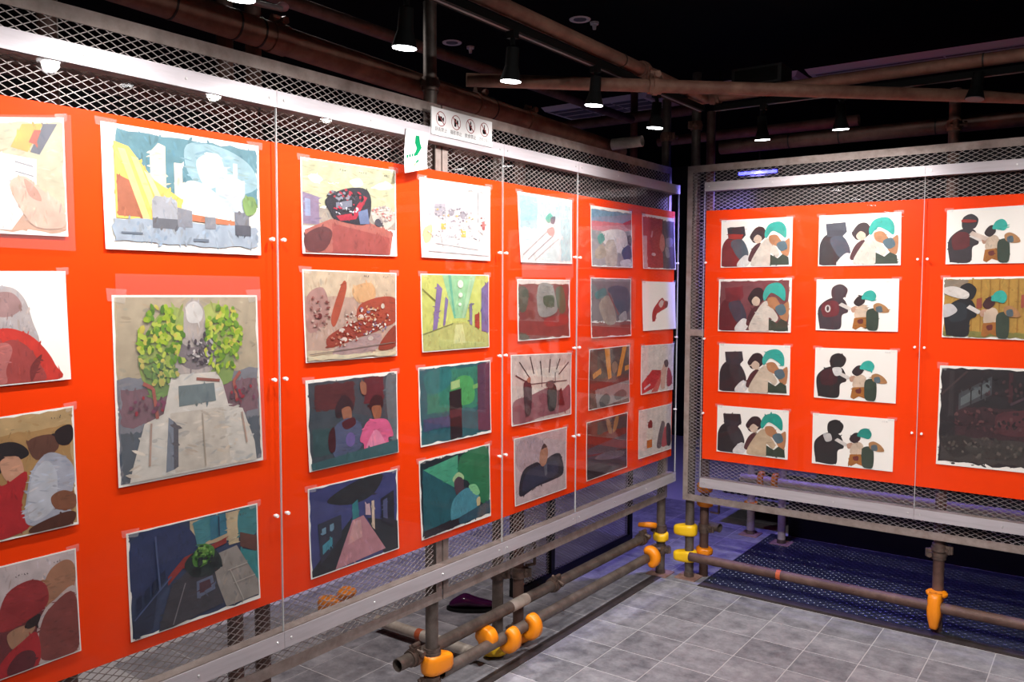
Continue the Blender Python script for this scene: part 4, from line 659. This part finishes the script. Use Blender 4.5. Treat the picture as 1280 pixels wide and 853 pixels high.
cover(pf, (-1.83, 4.345, .42), Z, (.9, -.5, 0), M['orange'], .05, .05); cover(pf, (-1.83, 4.345, .145), Z, (.8, -.2, 0), M['orange'], .04, .05); coupler(pf, (-1.83, 4.345, .27), Z, (1, 0, 0))
one('path', [Vector((-1.8, 4.33, .44)), Vector((-1.74, 4.33, .45)), Vector((-1.74, 4.33, .37)), Vector((-1.79, 4.33, .37))], .006).build('hook', M['clampsteel'], pf)
cover(pf, (-1.83, 4.345, .5), Z, (-.3, -1, 0), M['orange'], .05, .04)
part('pipe_stub', M['steel'], pf, 'pipe', (-1.86, 4.39, .28), (-1.745, 4.36, .28), PR)
pg = post(-.642, 4.272, 0, 2.5, 'lone scaffold post of the short wall, orange cap on its low pipe', 'rust', base=False)
coupler(pg, (-.642, 4.272, .395), Z, (1, 0, 0)); coupler(pg, (-.642, 4.272, .37), Z, (-1, 0, 0))
# orange cap wrapping the crossing
mb = MB(); v = []; n = 12
for i in range(n+1):
    t_ = i/n; z = .2-.155*t_; wd = .022+.012*math.sin(math.pi*min(1, t_*1.1))+.006*(t_ < .2); o = 4.2-.028-.012*math.sin(math.pi*t_)
    v += [(-.642-wd, 4.225, z), (-.642-wd*.8, o+.006, z), (-.642-wd*.45, o-.004, z), (-.642+wd*.45, o-.004, z), (-.642+wd*.8, o+.006, z), (-.642+wd, 4.225, z)]
mb.add(v, [(6*i+j, 6*i+6+j, 6*i+6+(j+1) % 6, 6*i+(j+1) % 6) for i in range(n) for j in range(6)] + [(0,1,2,3,4,5), tuple(6*n+5-j for j in range(6))], True); mb.build('coupler_cover', M['orange'], pg)
cover(pg, (-.642, 4.25, .19), Z, (1, -.5, 0), M['orange'], .022, .045); cover(pg, (-.642, 4.25, .19), Z, (-1, -.5, 0), M['orange'], .022, .045)
# level pipes of the long wall
pu = pipe((-2.081, 2.163, .226), (-2.081, 4.13, .226), 'upper foot pipe of the long wall with an open end', 'steel')
coupler(pu, (-2.081, 3.2, .226), Y, (.5, 0, 1)); coupler(pu, (-2.081, 4.08, .226), Y, (.3, 0, 1)); coupler(pu, (-2.081, 2.25, .226), Y, (.2, 0, 1)); part('sleeve', M['pale'], pu, 'cyl', (-2.081, 2.86, .226), (-2.081, 2.98, .226), PR+.001)
pl = pipe((-2.03, 2.345, .146), (-2.03, 4.19, .138), 'lower foot pipe of the long wall with two orange crescent caps', 'steel')
crescent(pl, (-2.03, 2.76, .145), Y, (1, 0, -.5), M['orange']); crescent(pl, (-2.03, 2.915, .144), Y, (1, 0, -.2), M['orange'])
cover(pl, (-2.05, 2.66, .17), Y, (-1, 0, .3), M['orange'], .05, .05)
crescent(pl, (-2.03, 4.06, .139), Y, (.75, 0, .3), M['orange']); coupler(pl, (-2.03, 4.13, .139), Y, (0, 0, 1))
pp = pipe((-2.75, 2.725, .05), (-2.15, 2.722, .05), 'pale pipe on the floor with an orange band, behind the joint post', 'pale')
part('band', M['rustband'], pp, 'cyl', (-2.495, 2.724, .05), (-2.465, 2.724, .05), PR+.0012)
pr_ = pipe((-1.85, 4.2, .142), (1.2, 4.2, .139), 'low pipe across the foot of the short wall', 'rust'); part('band', M['rustband'], pr_, 'cyl', (-1.372, 4.2, .1412), (-1.35, 4.2, .1411), PR+.0014)
# ------------------------------------------------------------------ behind the walls
for i, (x, y, l) in enumerate(((-2.2, 1.667, 'scaffold post seen through mesh behind the street painting column'), (-2.2, 1.565, 'scaffold post standing close beside another behind the street painting column'), (-2.2, 1.05, 'scaffold post seen through mesh behind the hand painting'))): post(x, y, 0, 2.6, l, 'rust', base=i != 1)
z7 = on(180, 112, 0, -2.142).z
pipe((-2.142, .3, z7), (-2.142, 2.7, z7), 'brown pipe seen through mesh just under the top bar', 'rust', r=.03, ties=(.55, .72))
pipe((-2.45, .3, 2.62), (-2.45, 4.6, 2.62), 'dim pipe high behind the long wall', 'rust')
p5 = pipe((-1.77, 4.336, 2.352), (1.3, 4.336, 2.345), 'thick dusty pipe behind the top rail of short wall', 'rust', r=.036, ties=(.12, .2, .34))
coupler(pg, (-.642, 4.272, 2.335), Z, (.3, -1, 0), M['rust_red'])
pa0, pa1 = on(264, 21, 0, -2.117), on(720, 172, 0, -2.117); zl = lambda y: pa0.z+(pa1.z-pa0.z)*(y-pa0.y)/(pa1.y-pa0.y)
p1 = pipe((-2.117, .45, zl(.45)), (-2.117, 3.85, zl(3.85)), 'thick rusty pipe riding above the top rail of the long wall', 'rust_red', r=.0435, ties=(.26, .32, .345, .37, .57, .68, .76))
for yy in (1.69, 2.68, 3.03): coupler(p1, (-2.117, yy, zl(yy)+.012), Y, (0, 0, 1), M['rust_red'])
for yy in (1.69, 2.68, 3.03): part('band', M['rust_red'], p1, 'cyl', (-2.117, yy-.03, zl(yy-.03)), (-2.117, yy+.03, zl(yy+.03)), .0475)
one('path', [Vector((-2.08, 1.0, 2.475)), Vector((-2.073, 1.2, 2.435)), Vector((-2.065, 1.35, 2.41)), Vector((-2.065, 1.5, 2.415)), Vector((-2.08, 1.68, 2.435))], .009).build('conduit', M['cable'], p1)
part('conduit_cap', M['pinkbox'], p1, 'ball', (-2.085, 1.69, 2.445), .018, .018, .014)
psh = pipe((-2.06, 3.674, 2.306), (-1.905, 3.69, 2.31), 'short pale pipe stub poking out over the long wall top', 'pale', r=.027)
p2 = pipe((-1.54, .1, 2.445), (-1.54, 3.572, 2.445), 'rusty overhead pipe carrying the black light track before the long wall', 'rust_red', ties=(.78, .86, .94))
coupler(p2, (-1.54, 2.98, 2.445), Y, (.4, 0, -1), M['rust_red'])
p4 = pipe((-1.62, 3.6, 2.45), (1.3, 3.6, 2.45), 'rusty overhead pipe carrying the light track before the short wall', 'rust_red', ties=(.12, .4, .5)); coupler(p4, (-1.5, 3.6, 2.45), X, (0, .4, 1), M['rust_red'])
q0, q1 = on(583, 100, 2, 2.352), on(1280, 122, 2, 2.352); d = (q1-q0)
p3 = pipe(q0, q0+d*1.1, 'long diagonal rusty pipe crossing below the other overhead pipes', 'rust_red'); cx = q0+d*.32; coupler(p3, cx, d, (0, 0, 1), M['rust_red'])
pipe((-3.2, 4.9, 2.7), (-2.15, 4.9, 2.7), 'dark short pipe near the ceiling unit beyond the corner', 'rust', r=.034)
post(-2.62, 4.957, 2.1, CEIL, 'dark upright hanging pipe by the ceiling unit', 'rust', base=False)
pipe((-2.4, 4.87, 2.52), (-1.2, 4.87, 2.52), 'dim pipe beyond the corner tops', 'rust', r=.03); part('hanger', M['black'], bpy.data.objects[[o.name for o in bpy.data.objects if o.get('label') == 'dim pipe beyond the corner tops'][0]], 'cyl', (-2.0, 4.87, 2.548), (-2.0, 4.87, CEIL), .006, .006, 8)
pw = pipe((-1.72, 4.6, .523), (1.2, 4.6, .526), 'bright white pipe behind the mesh at the foot of the short wall', 'pale')
cover(pw, (-1.6, 4.6, .523), X, (0, 0, 1), M['orange'], .035, .05); cover(pw, (-1.52, 4.6, .523), X, (0, 0, 1), M['orange'], .035, .05)
for xx in (.9,): post(xx, 4.66, 0, .6, 'short post holding up the white pipe '+('near the corner' if xx < 0 else 'past the lone post'), 'steel', base=False)
px_ = post(-1.9, 5.27, 0, .75, 'lavender-lit short post at the edge of the tread plate', 'pale'); cover(px_, (-1.9, 5.27, .2), Z, (0, -1, 0), M['orange'], .04, .05)
post(-1.672, 5.19, 0, .75, 'lavender-lit short post in front of the black bench', 'pale')
yk = on(408, 757, 2, .03); ck = thing('clamp_cover', (yk.x, yk.y, 0), 'loose orange plastic clamp cover lying on floor behind the mesh', 'clamp cover')
cover(ck, (yk.x, yk.y, .037), Z, (.8, .6, 0), M['orange'], .07, .1); cover(ck, (yk.x+.075, yk.y+.06, .09), (.3, 0, 1), (.7, .7, 0), M['orange'], .04, .05, 'flap')
# rear fence
rf = thing('mesh_fence', (-2.49, 4.2, 0), 'low dark framed mesh fence standing behind the long wall', 'fence')
for a, b, nm in (((-2.51, 3.44, 0), (-2.47, 4.72, .035), 'bottom_rail'), ((-2.51, 3.44, .93), (-2.47, 4.72, .965), 'top_rail')): part(nm, M['black'], rf, 'box', a, b)
for yy in (3.44, 3.78, 4.685): part('stile', M['black'], rf, 'box', (-2.508, yy, .035), (-2.472, yy+.035, .93))
tag(expanded(lambda s, z, o=0: (-2.49+o, s, z), 3.475, 4.69, .035, .93, .003, .0015, .03, .016).build('expanded_mesh', M['mesh'], rf), kind='stuff')
# dark bench, helmet-like shell
bn = thing('bench', (-.5, 5.7, 0), 'low black bench behind the tread plate', 'bench')
part('body', M['black'], bn, 'box', (-1.69, 5.38, 0), (1.2, 6.0, .225)); part('top', M['black'], bn, 'box', (-2.13, 5.36, .225), (1.2, 6.02, .255)); part('back', M['black'], bn, 'box', (-1.69, 5.98, .255), (1.2, 6.02, .9))
sh = thing('glossy_shell', (-2.56, 3.2, .0), 'small glossy dark purple shoe-like object on floor behind mesh', 'shoe')
sc, sa, sb = Vector((-2.555, 3.2, 0)), rt0, Vector((-rt0.y, rt0.x, 0)); mb = MB(); v = []; n = 16; st = 14
for i in range(st+1):
    t_ = i/st; k_ = math.sin(math.pi*(.05+.9*t_))
    wd = .05*k_**.5*(1-.25*t_); hh = (.05+.022*math.exp(-((t_-.3)/.2)**2)-.018*t_)*k_**.45
    for j in range(n):
        a = 2*math.pi*j/n; v.append(sc+sa*(-.12+.24*t_)+sb*wd*math.cos(a)+Z*max(.014, .014+hh*.5+hh*.55*math.sin(a)))
mb.add(v, [(n*i+j, n*i+(j+1) % n, n*i+n+(j+1) % n, n*i+n+j) for i in range(st) for j in range(n)] + [tuple(range(n-1, -1, -1)), tuple(range(st*n, st*n+n))], True); mb.build('upper', M['gloss'], sh)
pts = [sc+sa*.135*math.cos(2*math.pi*i/24)+sb*.058*math.sin(2*math.pi*i/24) for i in range(24)]
mb = MB(); mb.add(pts+[p+Z*.014 for p in pts], [tuple(range(23, -1, -1)), tuple(range(24, 48))]+[(i, (i+1) % 24, 24+(i+1) % 24, 24+i) for i in range(24)]); mb.build('sole', M['black'], sh)

# ------------------------------------------------------------------ light tracks and spotlights
def track(a, b, label):
    t = thing('light_track', a, label, 'light track'); a, b = Vector(a), Vector(b); d = (b-a).normalized(); w_ = d.cross(Z)*.017
    q = []
    for z in (-.012, .012): q += [a-w_+Z*z, b-w_+Z*z, b+w_+Z*z, a+w_+Z*z]
    mb = MB(); mb.hexa(q); mb.build('rail', M['lampblack'], t); w2 = w_*.3; q = []
    for z in (-.0128, -.0121): q += [a-w2+Z*z, b-w2+Z*z, b+w2+Z*z, a+w2+Z*z]
    mb = MB(); mb.hexa(q); mb.build('slot', M['slot'], t)
TZ = 2.395
track((-1.545, .1, TZ), (-1.545, 3.55, TZ), 'black light track under the overhead pipe before the long wall')
track((-1.5, 3.6, TZ+.005), (1.2, 3.6, TZ+.005), 'black light track under the overhead pipe before the short wall')
def spot(p, top, aim, label, on_=True, watt=SPOT_W, size=2.15, off=''):
    t = thing('spotlight'+off, top, label, 'spotlight', 'track spotlights aimed at the boards')
    top, p = Vector(top), Vector(p); d = (Vector(aim)-p).normalized(); hd = (d*.15+Vector((0, 0, -1))*.85).normalized()
    part('adapter', M['lampblack'], t, 'box', top+Vector((-.014, -.014, -.022)), top+Vector((.014, .014, .0)))
    back = p-hd*.1
    part('stem', M['lampblack'], t, 'cyl', top-Z*.02, back+Z*.005, .0075, .0075, 10)
    mb = MB(); mb.cyl(back, p-hd*.045, .019, .021); mb.cyl(p-hd*.045, p-hd*.001, .021, .034); hd_ = mb.build('head', M['lampblack'], t)
    part('lens'+off, M['lens'] if on_ else M['slot'], hd_, 'cyl', p-hd*.001, p+hd*.001, .0315, .0315, 20)
    if on_: light('beam'+off, 'SPOT', p+hd*.012, aim, watt, (1, .975, .955), t, size, 1.0, .02)
labs = ['hand painting', 'street painting', 'engine painting', 'pencil sketch', 'pale streaked sheet', 'half red cel', 'wall end']
for i, y in enumerate((.655, 1.135, 1.64, 2.11, 2.61, 3.09)):
    z = (2.21, 2.21, 2.223, 2.23, 2.245, 2.24)[i]
    spot((-1.54, y, z), (-1.54, y+.01, TZ-.012), (XC, y+.05, 1.7), 'black track spotlight of the long wall, lit, above the '+['column with the hand painting', 'column with the street painting', 'column with the engine painting', 'column with the pencil sketch', 'column with the pale streaked sheet', 'columns next to the corner'][i], off='_offscreen' if i == 0 else '')
for i, (x, z) in enumerate(((-1.275, 2.236), (-.952, 2.246))): spot((x, 3.58, z), (x, 3.59, TZ-.008), (x-.05, YC, 1.6), 'black track spotlight of the short wall, lit, '+('nearer the corner' if i == 0 else 'further from the corner'))
spot((-.47, 3.55, 2.3), (-.47, 3.59, TZ-.008), (-.9, 2.9, 2.0), 'dark unlit track spotlight of the short wall', False)
spot((.05, 3.58, 2.24), (.05, 3.59, TZ-.008), (0, YC, 1.5), 'lit track spotlight of the short wall past the unlit one', off='_offscreen')
# two added, unseen tracks over the visitors' floor wash the boards and the tiles
track((.4, -.4, 2.8), (.4, 3.0, 2.8), 'added unseen black ceiling light track over the visitor floor, along the long wall')
track((-1.3, 1.1, 2.8), (1.2, 1.1, 2.8), 'added unseen black ceiling light track over the visitor floor, along the short wall')
for i, y in enumerate((-.1, .75, 1.6, 2.45)):
    spot((.39, y, 2.66), (.4, y, 2.788), (XC, y+.35, 1.15), 'added unseen ceiling spotlight over the visitor floor, turned to the '+('hand painting', 'street painting', 'engine painting', 'columns next to the corner')[i], True, WALL_W, 1.3, '_offscreen')
for i, x in enumerate((-1.0, -.35, .3)):
    spot((x, 1.1, 2.66), (x, 1.1, 2.788), (x-.15, YC, 1.15), 'added unseen ceiling spotlight over the visitor floor, turned to the '+('figure cels at the bare mesh', 'dark ruin picture', 'far end of the short wall')[i], True, WALL_W, 1.1, '_offscreen')
for i, (x, tx, ty) in enumerate(((-.7, -1.3, 3.3), (.0, -.5, 3.3))):
    spot((x, 1.1, 2.66), (x, 1.1, 2.788), (tx, ty, 0), 'added unseen ceiling spotlight aimed at the tiles, '+('nearer', 'further from')[i]+' the long wall', True, FLOOR_W, 1.2, '_offscreen')
# black speaker box on the pipe
sp = thing('speaker_box', (-1.25, 3.64, 2.47), 'flat black box sitting on the overhead pipe', 'box')
c0, c1 = on(921, 91, 1, 3.64), on(982, 106, 1, 3.64); part('case', M['black'], sp, 'box', (c0.x, 3.58, 2.4765), (c1.x, 3.72, c0.z)); part('grille', M['lampblack'], sp, 'box', (c0.x+.015, 3.578, 2.484), (c1.x-.015, 3.58, c0.z-.01))

# ------------------------------------------------------------------ ceiling fittings
def downlight(x, y, label, watt=0, r=.052, col=(1, .96, .92), off=''):
    t = thing('downlight'+off, (x, y, CEIL), label, 'ceiling light', 'recessed ceiling downlights')
    mb = MB(); n = 24; v = []
    for rr, z in ((r, 0), (r*.98, -.004), (r*.78, -.005), (r*.6, -.001)): v += [(x+rr*math.cos(2*math.pi*i/n), y+rr*math.sin(2*math.pi*i/n), CEIL+z) for i in range(n)]
    mb.add(v, [(k*n+i, k*n+(i+1) % n, k*n+n+(i+1) % n, k*n+n+i) for k in range(3) for i in range(n)], True); tr_ = mb.build('trim_ring', M['ac'], t)
    part('lamp'+off, M['lens'] if watt else M['slot'], tr_, 'cyl', (x, y, CEIL-.0005), (x, y, CEIL-.0035), r*.62, r*.6, 20)
    if watt: light('glow'+off, 'SPOT', (x, y, CEIL-.02), (x, y, 0), watt, col, t, 2.4, .8, .05)
a = on(565, 53, 2, CEIL); downlight(a.x, a.y, 'unlit recessed downlight on black ceiling behind the joint post')
a = on(725, 24, 2, CEIL); downlight(a.x, a.y, 'unlit recessed downlight on black ceiling between the overhead pipes')
for q, l in (((588, 63), 'small white smoke detector behind the joint post'), ((743, 33), 'small white smoke detector between the overhead pipes')):
    a = on(*q, 2, CEIL-.02); t = thing('smoke_detector', (a.x, a.y, CEIL), l, 'smoke detector'); part('base', M['ac'], t, 'cyl', (a.x, a.y, CEIL), (a.x, a.y, CEIL-.012), .022, .02); part('sensor', M['ac'], t, 'cyl', (a.x, a.y, CEIL-.012), (a.x, a.y, CEIL-.035), .011, .008)
k = 0
downlight(-2.75, 2.1, 'lit recessed ceiling downlight behind the long wall', BACK_W, off='_offscreen')
def unit(x0, x1, y0, y1, label, slots):
    t = thing('ceiling_unit', ((x0+x1)/2, (y0+y1)/2, CEIL), label, 'air conditioner'); b = .045
    mb = MB(); mb.hexa([(x0+.02, y0+.02, CEIL-.03), (x1-.02, y0+.02, CEIL-.03), (x1-.02, y1-.02, CEIL-.03), (x0+.02, y1-.02, CEIL-.03), (x0, y0, CEIL), (x1, y0, CEIL), (x1, y1, CEIL), (x0, y1, CEIL)]); mb.build('casing', M['ac'], t)
    L = (x1-x0-2*b)/slots
    for i in range(slots):
        a0, a1 = x0+b+L*i+.006, x0+b+L*(i+1)-.006
        gr_ = part('grille', M['slot'], t, 'box', (a0, y0+b, CEIL-.032), (a1, y1-b, CEIL-.029))
        for j in range(4):
            yy = y0+b+(y1-y0-2*b)*(j+.5)/4; part('slat', M['ac'], gr_, 'box', (a0, yy-.004, CEIL-.036), (a1, yy+.004, CEIL-.032))
unit(-3.45, -2.6, 5.1, 5.68, 'white ceiling air conditioner with a long grille beyond the corner', 3)
unit(-2.15, -1.62, 5.12, 5.42, 'shorter white ceiling vent beyond the short wall', 1); unit(-1.58, .6, 5.12, 5.42, 'long white ceiling vent beyond the short wall', 3)
# ------------------------------------------------------------------ blue led bar seen through the top mesh
lb = thing('led_bar', (-1.5, 4.75, 2.12), 'short blue led bar glowing behind the top mesh of short wall', 'led light')
a = on(948, 216, 1, 4.75); part('housing', M['black'], lb, 'box', (a.x-.12, 4.74, a.z-.02), (a.x+.12, 4.79, a.z+.02)); part('hanger', M['black'], lb, 'cyl', (a.x, 4.765, a.z+.02), (a.x, 4.765, CEIL), .005, .005, 8); part('tube', M['blue'], lb, 'box', (a.x-.11, 4.732, a.z-.008), (a.x+.11, 4.74, a.z+.008))
light('glow', 'SPOT', (a.x, 4.725, a.z), (-2.0, 4.6, 0), BLUE_W, (.25, .22, 1), lb, 2.6, .5, .06)
